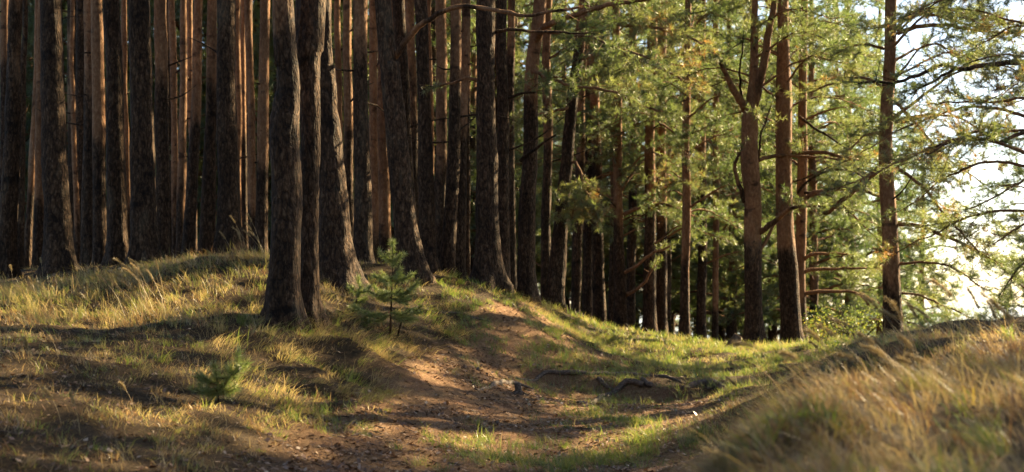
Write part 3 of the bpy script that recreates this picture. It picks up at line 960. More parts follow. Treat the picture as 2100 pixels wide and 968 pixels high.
pine('orange pine at the edge of the bright gap with drooping boughs', [(1824, 0, 22), (1822, 150, 25), (1820, 330, 28), (1824, 480, 33), (1829, 600, 35), (1831, 672, 38)], 27, orange=(0.6, 1.8, .95), group=GR, seg=20, step=0.14, amp=0.016, snags=1,
     limbs=[dict(pts=[(1838, 60), (1860, 35), (1890, 28), (1950, 38), (2020, 60)], r=10, r1=4, leafy=1.3, start=.2, tw=.75, dd=(0, .8)),
            dict(pts=[(1840, 68), (1880, 55), (1930, 52), (2000, 62), (2090, 66)], r=11, r1=4, leafy=1.3, start=.3, tw=.75, dd=(0, -.6)),
            dict(pts=[(1842, 460), (1880, 462), (1930, 480), (1990, 508), (2060, 552), (2120, 610)], r=9, r1=4, leafy=1.2, start=.2, tw=.7, dd=(0, -1)),
            dict(pts=[(1842, 345), (1900, 390), (1960, 470), (2030, 530)], r=8, r1=3, leafy=1.2, start=.2, tw=.7, dd=(0, -1.4)),
            dict(pts=[(1842, 540), (1900, 538), (1960, 550), (2010, 590)], r=6, r1=3, leafy=1.2, start=.15, tw=.6, dd=(0, -.8)),
            dict(pts=[(1842, 600), (1890, 605), (1940, 628), (1975, 640)], r=5, r1=3, leafy=1.2, start=.1, tw=.6, dd=(0, -.6)),
            dict(pts=[(1812, 340), (1770, 372), (1730, 405), (1690, 440)], r=15, r1=8, leafy=.5, start=.7, dd=(0, 1.5)),
            dict(pts=[(1836, 250), (1900, 235), (1960, 240), (2040, 280)], r=8, r1=3, leafy=1.3, start=.2, tw=.75, dd=(0, -.8)),
            dict(pts=[(1836, 210), (1880, 255), (1940, 320), (2010, 370)], r=8, r1=3, leafy=1.3, start=.2, tw=.75, dd=(0, .8)),
            dict(pts=[(1812, 180), (1770, 160), (1720, 165), (1660, 190)], r=8, r1=3, leafy=1.3, start=.2, tw=.75, dd=(0, .8)),
            dict(pts=[(1812, 100), (1770, 90), (1720, 110)], r=7, r1=3, leafy=1.3, start=.2, tw=.75, dd=(0, -.8)),
            dict(pts=[(1812, 270), (1770, 280), (1740, 310)], r=7, r1=3, leafy=1.3, start=.2, tw=.75, dd=(0, -.8))],
     auto=(8, 4.2, 8.0, 2.8, 2.2, dict(az=(-1.3, 1.0), droop=.15, leafy=1.0)), leaf_tone=.72, tall=True)
pine('pine past the right edge whose dark boughs reach into view', [(2236, 0, 34), (2236, 300, 40), (2240, 680, 50)], 22, orange=(1.5, 3, 1), group=GR, seg=16, step=0.2, snags=0,
     limbs=[dict(pts=[(2220, 118), (2100, 127), (1975, 139), (1935, 131), (1880, 152), (1830, 168), (1760, 174)], r=15, r1=5, leafy=.7, start=.55, dd=(0, -1.2), tone=.25),
            dict(pts=[(1958, 140), (1920, 168), (1870, 196)], r=7, r1=3, leafy=.7, start=.3, dd=(-.7, -.9), tone=.2),
            dict(pts=[(2220, 260), (2100, 272), (2050, 288), (2010, 265), (1960, 290), (1900, 320)], r=12, r1=4, leafy=.8, start=.45, dd=(0, -1.), tone=.5),
            dict(pts=[(2220, 330), (2130, 350), (2040, 400), (1990, 430)], r=9, r1=3, leafy=.9, start=.3, dd=(0, -.6)),
            dict(pts=[(2220, 400), (2150, 430), (2080, 470), (2040, 500)], r=9, r1=3, leafy=.9, start=.3, dd=(0, .6)),
            dict(pts=[(2220, 470), (2150, 500), (2090, 550), (2060, 600)], r=8, r1=3, leafy=.9, start=.3, dd=(0, .2)),
            dict(pts=[(2220, 180), (2120, 200), (2020, 210), (1930, 215)], r=9, r1=3, leafy=.9, start=.35, dd=(0, .6)),
            dict(pts=[(2220, 60), (2100, 50), (2000, 20)], r=9, r1=3, leafy=.9, start=.35, dd=(0, .4))],
     auto=(9, 1.9, 6.8, 4.0, 3.2, dict(az=(2.1, 4.2), droop=.2, up=.05, leafy=1.15)), leaf_tone=.8, tall=True)  # needle colour raised to suggest sun on boughs that lie in shade

# copies ------------------------------------------------------------
def copy_tree(root, loc, rz, sc, label, group):
    r = root.copy()
    COL.objects.link(r)
    r.location = loc
    r.rotation_euler = (0, 0, rz)
    r.scale = (sc, sc, sc)
    r['label'] = label
    r['group'] = group
    for ch in root.children:
        c = ch.copy()
        COL.objects.link(c)
        c.parent = r
    return r


def simple_tree(label, group, loc, H, r, orange, crown, hc, sc):
    root = thing('pine_tree', label, 'pine tree', loc, group)
    P = np.array([(0, 0, -.4), (0, 0, 0), (.05, .02, H * .3), (-.06, .03, H * .65), (0, 0, H)])
    R = np.array([r * 1.2, r * 1.05, r * .9, r * .6, .04])
    build_trunk(root, P, R, 0.0, 12, 0.35, 0.012, orange, np.zeros(3), rnd.uniform(0, 50))
    put_crown(root, crown, np.array([0, 0, hc]), sc, rnd.uniform(0, 6.28))
    return root


LBG = 'bare tall pine deep in the dark of the left stand'
GBG = 'bare pines deep in the left stand'
proto = [simple_tree(LBG, GBG, (0, 0, 0), 21, .14, (3.0, 12, .7), HIGH[i], 12.0, 1.0) for i in range(3)]
spots = []
i = 0
used = [(P_, 0) for P_ in ()]
for row, (d, n, a, b) in enumerate([(34, 5, -120, 960), (40, 8, -200, 1080), (46, 9, -250, 1120), (53, 10, -300, 1130)]):
    for k in range(n):
        px = a + (b - a) * (k + rnd.uniform(.1, .9)) / n
        dd = d + rnd.uniform(-1.6, 1.6)
        x = (px - 1050) / F * dd
        spots.append((x, dd))
for k, (x, y) in enumerate(spots):
    loc = (x, y, hz(x, y) - .05)
    sc = rnd.uniform(.75, 1.15)
    if k < 3:
        proto[k].location = loc
    else:
        copy_tree(proto[k % 3], loc, rnd.uniform(0, 6.28), sc, LBG, GBG)
# dark bushy pines closing the stand off behind
LBD = 'bushy dark pine closing off the back of the left stand'
GBD = 'bushy pines behind the left stand'
protoD = [simple_tree(LBD, GBD, (0, 0, 0), 13, .13, (2, 5, .6), LOW[i], .7, 1.1) for i in range(3)]
k = 0
for d, n, a, b in [(41, 9, -200, 1010), (48, 11, -250, 1090), (57, 13, -300, 1110), (66, 14, -350, 1150)]:
    for j in range(n):
        px = a + (b - a) * (j + rnd.uniform(.2, .8)) / n
        dd = d + rnd.uniform(-2, 2)
        x = (px - 1050) / F * dd
        loc = (x, dd, hz(x, dd) - .05)
        if k < 3:
            protoD[k].location = loc
        else:
            copy_tree(protoD[k % 3], loc, rnd.uniform(0, 6.28), rnd.uniform(.9, 1.3), LBD, GBD)
        k += 1
# sunlit leafy pines behind the path crest on the right
GBR = 'sunlit pines beyond the path crest'
protoR = [simple_tree('', GBR, (0, 0, 0), 13, .14, (.8, 3, 1), LOW[i], .6, 1.0) for i in range(3)]
SUNLIT = [(1300, 46, 1.05, 'leafy pine filling the distance behind the many-branched orange pine'),
          (1432, 44, 1.0, 'leafy pine whose low boughs show just right of the slender orange pole'),
          (1500, 41, .95, 'pale green pine filling the gap left of the big forked pine'),
          (1585, 43, 1.0, 'sunlit pine between the big forked pine and the reddish pine'),
          (1668, 39, .9, 'blurred sunlit pine just right of the reddish pine'),
          (1740, 42, 1.0, 'bright yellow-green pine midway from the reddish pine to the bright gap'),
          (1240, 50, 1.1, 'distant leafy pine behind the hanging pale clump'),
          (1375, 54, 1.2, 'distant leafy pine behind the pair left of the slender pole'),
          (1545, 52, 1.1, 'distant sunlit pine rising straight behind the big forked pine'),
          (1640, 50, 1.15, 'taller distant pine behind the half hidden pine with level boughs'),
          (1715, 55, 1.2, 'palest distant pine behind the broad green shrub'),
          (1805, 50, 1.05, 'pale distant pine just left of the orange pine at the bright gap'),
          (1190, 58, 1.2, 'farthest leafy pine behind the strongly leaning brown pine'),
          (1465, 60, 1.2, 'farthest leafy pine behind the thin red-stemmed pine'),
          (1890, 56, .95, 'small distant pine low in the bright gap'),
          (1160, 47, .9, 'leafy pine low in the gap beside the leaning brown pine foot'),
          (2130, 46, 1.0, 'airy sunlit pine at the far right beyond the dark bank'),
          (1335, 42, .8, 'dark bushy pine filling the gap behind the paired dark trunks'),
          (1232, 44, .8, 'dark bushy pine behind the trunk with the orange shoulder'),
          (1480, 46, .85, 'shaded bushy pine low behind the thin red-stemmed pine')]
for k, (px, d, sc, lab) in enumerate(SUNLIT):
    x = (px - 1050) / F * d
    loc = (x, d, hz(x, d) - .05)
    if k < 3:
        protoR[k].location = loc
        protoR[k].scale = (sc,) * 3
        protoR[k]['label'] = lab
    else:
        copy_tree(protoR[k % 3], loc, rnd.uniform(0, 6.28), sc, lab, GBR)
# unseen pines added past the right edge and behind the camera as shade casters
GBO = 'unseen pines added around the clearing for shade'
LBO = 'leafy pine added out of view to block sky light from the clearing'
for k, (x, y, sc) in enumerate([(-4, -6, 1.2), (3, -8, 1.2), (-9, -3, 1.2), (8, -5, 1.2), (-13, 2, 1.2), (-14, -7, 1.3), (0, -14, 1.4), (12, -11, 1.4), (-8, -13, 1.4), (-17, 8, 1.2), (6, -16, 1.4)]):
    copy_tree(protoR[k % 3], (x, y, hz(x, y) - .05), rnd.uniform(0, 6.28), sc, LBO, GBO)
for k, (x, y, sc) in enumerate([(-3.5, -3, 1), (3, -4, 1), (-7.5, 0, 1), (7.5, -2, 1), (-10, 4, 1), (0.5, -7, 1), (-6, -6, 1), (6, -8, 1), (-9.5, 9, 1), (-12.5, 13, 1), (-5.5, 4.5, 1), (11, -5, 1), (-11, -2, 1), (4.5, 1.5, 1), (-2.6, 1.5, .95), (-8, 13.5, 1)]):
    copy_tree(proto[k % 3], (x, y, hz(x, y) - .05), rnd.uniform(0, 6.28), sc, 'tall unseen pine added round the photographer to block sky light', GBO)
protoS = [simple_tree('tall dense pine added outside the view so its crown shades the slope', GBO, (0, 0, 0), 21, .16, (3, 9, .8), LOW[i], 9.3, 1.05) for i in range(3)]
for k, (x, y, sc) in enumerate([(15, 20.0, 1), (15.5, 22.6, 1), (19, 25.4, 1), (23, 28.5, 1), (17.5, 17.4, 1), (22.5, 21.3, 1), (11.7, 23.7, 1.05)]):
    if k < 3:
        protoS[k].location = (x, y, hz(x, y) - .05)
    else:
        copy_tree(protoS[k % 3], (x, y, hz(x, y) - .05), rnd.uniform(0, 6.28), sc, protoS[0]['label'], GBO)
for k, (x, y, sc) in enumerate([(20, 31.4, .9), (17.5, 33, .95), (13.8, 27.6, .9)]):
    copy_tree(proto[k % 3], (x, y, hz(x, y) - .05), rnd.uniform(0, 6.28), sc, 'tall pine added outside the view so its high crown shades the slope', GBO)

# ------------------------------------------------------------------ young pines
def young_pine(label, stems, whorls, d_top, nl, nw, name='pine_sapling'):
    """stems: list of world polylines; whorls: (point, direction, length)"""
    base = stems[0][0]
    root = thing(name, label, 'young pine', base, None)
    for s in stems:
        gg = Geo()
        P = smooth_path(s, 0.04)
        tube(gg, P, np.linspace(d_top * 2.2, d_top * .6, len(P)), 7, 0.25)
        add('stem', gg.mesh('stem', M_BARK, off=base), root)
    for p, d, L in whorls:
        p = np.asarray(p); d = unit(d)
        gw, gn = Geo(), Geo()
        e = p + d * L
        P = smooth_path([p, (p + e) / 2 - Zup * L * .08, e + Zup * L * .12], 0.03)
        tube(gw, P, np.linspace(d_top * .9, d_top * .5, len(P)), 5, 0.4)
        b = add('branch', gw.mesh('branch', M_BARK, off=base), root)
        n = max(7, int(L / 0.010))
        t = rng.uniform(.15, 1.05, n)
        i = np.clip((t * (len(P) - 1)).astype(int), 0, len(P) - 1)
        DD = unit(np.gradient(P, axis=0))[i]
        needle_tufts(gn, P[i] + rng.normal(0, .006, (n, 3)), DD, nl, nw, 9, rng.uniform(.25, 1.0, n), spread=0.8)
        add('needles', gn.mesh('needles', M_YOUNG, smooth=False, off=base), b)
    return root


b0 = gp(800, 694)
D0 = b0[1]
K = lambda px, py, dd=0.0: at(px, py, D0 + dd)
wh = []
for px, py, dd, vx, vz, L in [(806, 520, 0, .02, 1, .17), (806, 535, 0, -.8, .6, .20), (806, 535, 0, .8, .55, .18), (806, 540, .05, -.3, .8, .15), (806, 545, -.05, .35, .8, .15),
                              (804, 570, 0, -1, .25, .28), (804, 572, 0, 1, .2, .26), (804, 575, -.1, .5, .3, .22), (804, 575, .1, -.5, .3, .22), (804, 580, -.1, -.2, .1, .2),
                              (802, 600, 0, -1, .05, .38), (802, 602, 0, 1, .0, .34), (802, 600, -.1, .3, .1, .3), (802, 600, .1, -.3, .1, .3), (802, 610, -.1, -.7, .1, .3), (802, 612, -.1, .8, -.1, .28),
                              (801, 640, 0, -1, -.05, .5), (801, 640, 0, 1, -.1, .36), (801, 645, -.1, -.6, -.1, .35), (801, 650, -.1, .5, -.15, .32),
                              (738, 590, 0, -.2, 1, .16), (738, 600, 0, -.8, .5, .18), (738, 600, 0, .8, .5, .18), (728, 620, 0, .8, .3, .2), (735, 610, -.05, .2, .7, .15),
                              (838, 640, 0, .7, .2, .2), (835, 625, 0, -.3, .7, .18), (832, 650, 0, .9, -.3, .18)]:
    for q in range(2):
        wh.append((K(px, py, dd), np.array([vx + rng.normal(0, .12), rng.normal(0, .45), vz * .8 + rng.normal(0, .1)]), L * rng.uniform(.8, 1.15)))
young_pine('young bushy pine with several thin stems on the slope behind the bank', [[b0 - Zup * .05, K(802, 640), K(804, 580), K(806, 510)],
           [gp(812, 698) - Zup * .05, K(822, 665), K(836, 630)], [gp(722, 640) - Zup * .05, K(730, 620), K(738, 590)]], wh, 0.008, 0.085, 0.0055)
b1 = gp(447, 828)
D1 = b1[1]
K1 = lambda px, py, dd=0.0: at(px, py, D1 + dd)
wh = []
for px, py, vx, vz, L in [(486, 758, .1, 1, .12), (482, 766, .7, .6, .11), (482, 768, -.6, .6, .10), (470, 775, -.9, .3, .12), (448, 790, -.8, .5, .16), (448, 790, -.2, .9, .13), (450, 792, .8, .5, .13), (446, 800, -1, .1, .16), (446, 800, .9, .1, .15),
                          (430, 785, -.8, .5, .1), (448, 805, .3, .2, .12), (448, 808, -.5, 0, .14)]:
    for q in range(2):
        wh.append((K1(px, py), np.array([vx, rng.normal(0, .5), vz + rng.normal(0, .12)]), L * rng.uniform(1.1, 1.5)))
young_pine('knee-high bright green pine seedling on the shaded left slope', [[b1 - Zup * .04, K1(450, 800), K1(466, 780), K1(486, 752)], [K1(449, 806), K1(436, 790)]], wh, 0.005, 0.09, 0.0042, 'pine_seedling')

# ------------------------------------------------------------------ roots, stumps, fallen wood
def root_along(name, label, cat, pix, r, lift=0.4, seg=9, step=.05, tone=.32, extra=None, group=None):
    P = np.array([gp(a, b) for a, b in pix])
    q = smooth_path(P, step)
    q[:, 2] = height(q[:, 0], q[:, 1])
    rr = np.interp(np.linspace(0, 1, len(q)), np.linspace(0, 1, len(r)), r)
    q[:, 2] += rr * lift
    q[:, 2] += (fbm(q[:, 0] * 3, q[:, 1] * 3, 0, 2) - .5) * .05
    base = q[len(q) // 2].copy()
    gg = Geo()
    tube(gg, q, rr, seg, tone, trunk_disp(0.010, rnd.uniform(0, 40), 0.03))
    o = add(name, gg.mesh(name, M_WOOD, off=base), None, base)
    o['label'] = label
    o['category'] = cat
    if group:
        o['group'] = group
    return o


root_along('tree_root', 'thick bare root angling across the hollow in the path', 'tree root', [(1185, 828), (1230, 818), (1275, 806), (1318, 796)], [.015, .03, .042, .045], .25)
root_along('tree_root', 'short grey root end standing up at the tip of the thick bare root', 'tree root', [(1336, 795), (1322, 788), (1310, 778), (1304, 770)], [.04, .042, .035, .02], .6)
root_along('tree_root', 'long dark root along the lip of the step across the path', 'tree root', [(1060, 778), (1110, 774), (1180, 768), (1240, 770), (1310, 771), (1370, 776), (1425, 788)], [.012, .03, .035, .035, .035, .03, .012], .15)
root_along('tree_root', 'slanting short root in the middle of the worn hollow', 'tree root', [(1226, 782), (1238, 788), (1258, 800)], [.03, .038, .015], .3)
root_along('tree_root', 'gnarled root hump where the path step meets the right grass', 'tree root', [(1400, 796), (1430, 792), (1458, 790), (1485, 798)], [.03, .06, .07, .03], .15)
root_along('tree_root', 'faint root crossing the needle litter left of the hollow', 'tree root', [(975, 800), (1010, 790), (1050, 788), (1095, 800)], [.015, .03, .035, .015], .3)
root_along('fallen_branch', 'thin fallen branch lying on the scarp below the crest pine', 'fallen branch', [(880, 640), (920, 642), (970, 652), (1010, 664)], [.012, .02, .018, .008], .8, 6)
root_along('fallen_branch', 'dark twig lying at the foot of the left bank', 'fallen branch', [(690, 860), (740, 872), (790, 878)], [.008, .012, .006], .8, 6)


def stump(label, px, py, h, r, lean=0.0, tone=.1, name='tree_stump'):
    p = gp(px, py)
    gg = Geo()
    P = smooth_path([p - Zup * .1, p + Zup * h * .4 + np.array([lean * .3, 0, 0]), p + Zup * h + np.array([lean, 0, 0])], .04)
    tube(gg, P, np.linspace(r * 1.5, r * .75, len(P)), 14, tone, trunk_disp(r * .35, rnd.uniform(0, 40), r * .5))
    root = thing(name, label, 'tree stump', p)
    add('wood', gg.mesh('wood', M_WOOD, off=p), root)
    for a in (0.3, 2.2, 4.1):
        g2 = Geo()
        e = p + np.array([math.cos(a) * r * 3, math.sin(a) * r * 3, -.02])
        e[2] = hz(e[0], e[1])
        Q = smooth_path([p + Zup * h * .25, (p + e) / 2 + Zup * h * .08, e - Zup * .02], .04)
        tube(g2, Q, np.linspace(r * .6, r * .2, len(Q)), 7, tone, trunk_disp(r * .2, rnd.uniform(0, 40), r * .4))
        add('root', g2.mesh('root', M_WOOD, off=p), root)


stump('small splintered stump at the left end of the worn hollow', 1064, 808, .13, .045, -.02)
stump('reddish broken stump leaning right beside the big forked pine', 1500, 716, .26, .10, .14, .6)

# ------------------------------------------------------------------ undergrowth: leafy shrubs
def shrub(label, base, h, wdt, n, tone, ls=.045):
    root = thing('leafy_shrub', label, 'shrub', base)
    gs, gl = Geo(), Geo()
    C, D = [], []
    for i in range(9):
        a = rng.uniform(0, 6.28)
        d = np.array([math.cos(a) * wdt, math.sin(a) * wdt, h * rng.uniform(.6, 1)])
        P = smooth_path([base - Zup * .03, base + d * .5 + Zup * .1 * h, base + d], .06)
        tube(gs, P, np.linspace(.012, .004, len(P)), 5, .2)
        for j in range(n):
            k = rng.integers(int(len(P) * .25), len(P))
            C.append(P[k] + rng.normal(0, 1, 3) * wdt * .22)
            D.append(rng.normal(0, 1, 3))
    C, D = np.array(C), unit(np.array(D))
    sdv = unit(np.cross(D, rng.normal(size=D.shape)))
    L = ls * rng.uniform(.6, 1.3, (len(C), 1))
    v = np.stack([C - D * L * .5, C + sdv * L * .35, C + D * L * .6, C - sdv * L * .35], 1)
    gl.put(v.reshape(-1, 3), [np.arange(len(C) * 4).reshape(-1, 4)], np.repeat(np.clip(tone + rng.normal(0, .22, len(C)), 0, 1), 4))
    add('stems', gs.mesh('stems', M_BARK, off=base), root)
    add('leaves', gl.mesh('leaves', M_LEAF, smooth=False, off=base), root)


for lab, px, py, d, h, wd, n, tn in [
        ('yellow-green leafy shrub behind the reddish pine beside the path crest', 1690, 700, 31, .7, .7, 110, .5),
        ('broad green shrub between the reddish pine and the bright gap', 1755, 690, 30, .75, .8, 110, .35),
        ('low leafy shrub at the near end of the dark right bank', 1762, 700, 15.5, .25, .25, 40, .2),
        ('yellow autumn shrub low between the dark trunks behind the path', 1400, 690, 38, .6, .7, 80, .95),
        ('green shrub at the feet of the dark pines behind the path', 1300, 690, 37, .6, .8, 80, .6)]:
    x = (px - 1050) / F * d
    shrub(lab, np.array([x, d, hz(x, d)]), h, wd, n, tn)

# ------------------------------------------------------------------ grass
def blades(x, y, h, wd, lean, tone, segs=2, curl=0.6):
    """grass blades rooted at x, y; lean (n,2) is the horizontal bend in blade heights"""
    n = len(x)
    z = height(x, y) - 0.01
    b = np.stack([x, y, z], 1)
    a = rng.uniform(0, 2 * np.pi, n)
    sd = np.stack([np.cos(a), np.sin(a) * .6, np.zeros(n)], 1) * (wd / 2)[:, None]
    V = []
    for s in range(segs + 1):
        t = s / segs
        off = np.zeros((n, 3))
        bend = t ** (1 + curl)
        off[:, :2] = lean * (h * bend)[:, None]
        ln = np.hypot(lean[:, 0], lean[:, 1])
        off[:, 2] = h * t * (1 - np.minimum(.75, .38 * ln * t))
        wv = sd * (1 - .35 * t)
        if s < segs:
            V += [b + off - wv, b + off + wv]
        else:
            V.append(b + off)
    k = len(V)
    v = np.stack(V, 1).reshape(-1, 3)
    base = np.arange(n)[:, None] * k
    fs = []
    q = [base + np.array([[2 * s, 2 * s + 1, 2 * s + 3, 2 * s + 2]]) for s in range(segs - 1)]
    if q:
        fs.append(np.concatenate(q))
    fs.append(base + np.array([[2 * segs - 2, 2 * segs - 1, 2 * segs]]))
    return v, fs, np.repeat(np.clip(tone, 0, 1), k)


def stuff(name, parts, mat, label):
    gg = Geo()
    for v, fs, t in parts:
        gg.put(v, fs, t)
    o = add(name, gg.mesh(name, mat, smooth=False))
    o['kind'] = 'stuff'
    o['label'] = label
    return o


def scatter(n, x0, x1, y0, y1, dens):
    x = rng.uniform(x0, x1, n)
    y = y0 * (y1 / y0) ** rng.random(n)
    vis = np.abs(x) < 0.375 * y + 0.4
    x, y = x[vis], y[vis]
    k = rng.random(len(x)) < dens(x, y)
    return x[k], y[k]


def blob(c, rx, ry, x, y):
    return np.exp(-((x - c[0]) / rx) ** 2 - ((y - c[1]) / ry) ** 2)


def slope(x, y):
    e = .15
    return np.stack([base_h(x - e, y) - base_h(x + e, y), base_h(x, y - e) - base_h(x, y + e)], 1) / (2 * e)


crest = [(gp(90, 640), 2.2, 1.0), (gp(250, 590), 1.6, 1.2), (gp(330, 600), 1.3, 1.3), (gp(480, 545), 1.3, 1.0), (gp(40, 600), 1.5, .8), (gp(160, 660), .6, .5)]
greens = [(gp(1240, 865), .45, 1.1, 1.8), (gp(1330, 930), .35, .6, 1.0), (gp(1090, 950), .6, .8, 1.6), (gp(1300, 930), .5, .7, .7), (gp(1115, 812), .16, .35, 1.2), (gp(1270, 828), .25, .5, 1.1), (gp(985, 880), .2, .5, .8),
          (gp(1090, 690), 1.3, 1.0, 1.2), (gp(1250, 740), 1.4, 1.6, 1.0), (gp(1420, 730), 2.2, 3.0, 1.3), (gp(1600, 730), 2.5, 4.5, 1.6), (gp(1000, 690), .9, .9, .7), (gp(1480, 800), .5, 1.0, .6), (gp(1400, 900), .3, .8, .7), (gp(1170, 760), .7, .6, .6),
          (gp(1060, 650), 1.0, 1.2, .9), (gp(1000, 640), .8, 1.0, .7), (gp(1140, 700), .9, 1.2, .9), (gp(960, 935), .4, .6, .6), (gp(700, 880), .4, .5, .35), (gp(760, 860), .4, .5, .35)]


def gdens(x, y):
    s = 0
    for c, rx, ry, a in greens:
        s = s + a * blob(c, rx, ry, x, y)
    return np.clip(s, 0, 1.4)


def cdens(x, y):
    s = 0
    for c, rx, ry in crest:
        s = s + blob(c, rx, ry, x, y)
    return np.clip(s, 0, 1)


right_hill = lambda x, y: sstep(.30, .55, base_h(x, y)) * sstep(.38, .62, x - .02 * y) * (1 - sstep(15.5, 18, y))


def clumps(nc, per, x0, x1, y0, y1, dens, spread):
    """tufts: returns blade x, y, the tuft index of each blade and the number of tufts"""
    cx_, cy_ = scatter(nc, x0, x1, y0, y1, dens)
    m = len(cx_)
    k = np.maximum(2, (per * rng.gamma(2.2, .45, m)).astype(int))
    i = np.repeat(np.arange(m), k)
    sp = spread * rng.uniform(.5, 1.5, m)[i]
    return cx_[i] + rng.normal(0, 1, len(i)) * sp, cy_[i] + rng.normal(0, 1, len(i)) * sp, i, m


def per_clump(i, m, f):
    return f(m)[i]


# 1. dead strands lying on the slopes, then tufts standing among them
x, y = scatter(225000, -9, 5, 7, 30, lambda x, y: (1 - .9 * path_mask(x, y)) * (1 - .9 * right_hill(x, y) * (1 - sstep(7.3, 8.6, y))) * (.45 + .55 * (fbm(x * 1.6, y * 1.6, 0, 3) > .47)))
n = len(x)
cl = fbm(x * 1.2, y * 1.2, 3, 3)
ang = rng.normal(0, .9, n) + np.where(rng.random(n) < .5, 0, np.pi) + (fbm(x * 2.2, y * 2.2, 5, 2) - .5) * 3
lean = np.stack([np.cos(ang), np.sin(ang)], 1) * rng.uniform(1.5, 4.5, n)[:, None] + slope(x, y) * 2
tone = .88 + .5 * (cl - .5) + rng.normal(0, .17, n)
tone = np.where(rng.random(n) < .08, rng.uniform(.2, .5, n), tone)
strands = blades(x, y, rng.uniform(.015, .04, n), .0050 * rng.uniform(.6, 1.3, n), lean, tone, 2, .2)
x, y, i, m = clumps(20500, 12, -9, 5.6, 7, 30, lambda x, y: (1 - path_mask(x, y)) * (1 - .9 * right_hill(x, y) * (1 - sstep(7.3, 8.6, y))) * np.clip(.31 + .8 * sstep(7, 9, y) * right_hill(x, y) + 1.0 * cdens(x, y) + .9 * (fbm(x * 1.1, y * 1.1, 7, 3) > .54), 0, 1), .05)
n = len(x)
cd_ = cdens(x, y)
h = per_clump(i, m, lambda k: rng.uniform(.05, .15, k)) * rng.uniform(.5, 1.2, n) * (1 + .9 * cd_)
lean = slope(x, y) * 2.0 + per_clump(i, m, lambda k: rng.normal(0, .55, (k, 2))) + rng.normal(0, .5, (n, 2)) + np.array([-.3, -.1])
tc_ = per_clump(i, m, lambda k: np.where(rng.random(k) < .30, rng.uniform(.2, .5, k), rng.uniform(.6, 1.05, k)))
tone = tc_ + rng.normal(0, .10, n)
stuff('dry_grass', [strands, blades(x, y, h, .0052 * rng.uniform(.6, 1.3, n), lean, tone, 2)], M_GRASS, 'matted dry grass and moss covering the left mound')

# 2. longer straw hanging over the worn bank below the near pair
ctr = [(gp(650, 700), 1.0, 1.2), (gp(740, 740), .9, 1.3), (gp(800, 790), .7, 1.0), (gp(620, 780), 1.0, 1.1), (gp(840, 690), .8, 1.2), (gp(530, 800), .9, .8), (gp(900, 620), .9, .8), (gp(1060, 615), 1.0, .8), (gp(1130, 660), .8, .8)]
bd = lambda x, y: np.clip(sum(blob(c, a, b, x, y) for c, a, b in ctr), 0, 1) * (1 - .85 * path_mask(x, y))
x, y, i, m = clumps(5200, 19, -4.5, 2, 10.5, 28, lambda x, y: bd(x, y) * (.10 + 1.0 * (fbm(x * 2.1 + .9 * y, y * 1.2, 6, 2) > .49)), .055)
n = len(x)
h = per_clump(i, m, lambda k: rng.uniform(.08, .30, k)) * rng.uniform(.5, 1.15, n)
lean = slope(x, y) * 3.0 + per_clump(i, m, lambda k: rng.normal(0, .35, (k, 2))) + rng.normal(0, .4, (n, 2)) + np.array([.1, -.25])
tc_ = per_clump(i, m, lambda k: np.where(rng.random(k) < .3, rng.uniform(.2, .45, k), rng.uniform(.55, .85, k)))
tone = tc_ + rng.normal(0, .09, n)
stuff('straw_grass', [blades(x, y, h, np.full(n, .005), lean, tone, 3)], M_GRASS, 'long straw grass hanging down the worn bank')

# 3. upright pale grass catching the sun on the mound
x, y, i, m = clumps(2600, 16, -9, 0, 15, 23, lambda x, y: cdens(x, y) * (fbm(x * 1.7, y * 1.7, 12, 2) > .47), .05)
n = len(x)
h = per_clump(i, m, lambda k: rng.uniform(.10, .32, k)) * rng.uniform(.5, 1.15, n)
lean = per_clump(i, m, lambda k: rng.normal(0, .3, (k, 2))) + rng.normal(0, .4, (n, 2)) + np.array([-.3, -.1])
tone = per_clump(i, m, lambda k: rng.uniform(.35, .8, k)) + rng.normal(0, .10, n)
stuff('tall_grass', [blades(x, y, h, np.full(n, .0045), lean, tone, 3)], M_GRASS, 'pale upright grass along the sunlit crest of the mound')

# 4. short green grass on and beside the path
x, y, i, m = clumps(21000, 18, -3.5, 9, 10.5, 33, lambda x, y: np.clip(gdens(x, y), 0, 1) * (.15 + .85 * (fbm(x * 2.6, y * 2.6, 21, 2) > .48)) * (1 - .8 * right_hill(x, y)), .045)
n = len(x)
far = sstep(18, 28, y)
h = per_clump(i, m, lambda k: rng.uniform(.05, .19, k)) * rng.uniform(.5, 1.2, n) * (1 + .2 * far)
lean = per_clump(i, m, lambda k: rng.normal(0, .3, (k, 2))) + rng.normal(0, .5, (n, 2)) + np.array([-.2, -.1])
tone = per_clump(i, m, lambda k: rng.normal(.2, .12, k)) + rng.normal(0, .07, n) + .12 * far
tone = np.where(rng.random(n) < .10, rng.uniform(.45, .75, n), tone)
stuff('green_grass', [blades(x, y, h, .0050 + .004 * far, lean, tone, 2)], M_GRASS, 'short green grass growing on and beside the path')

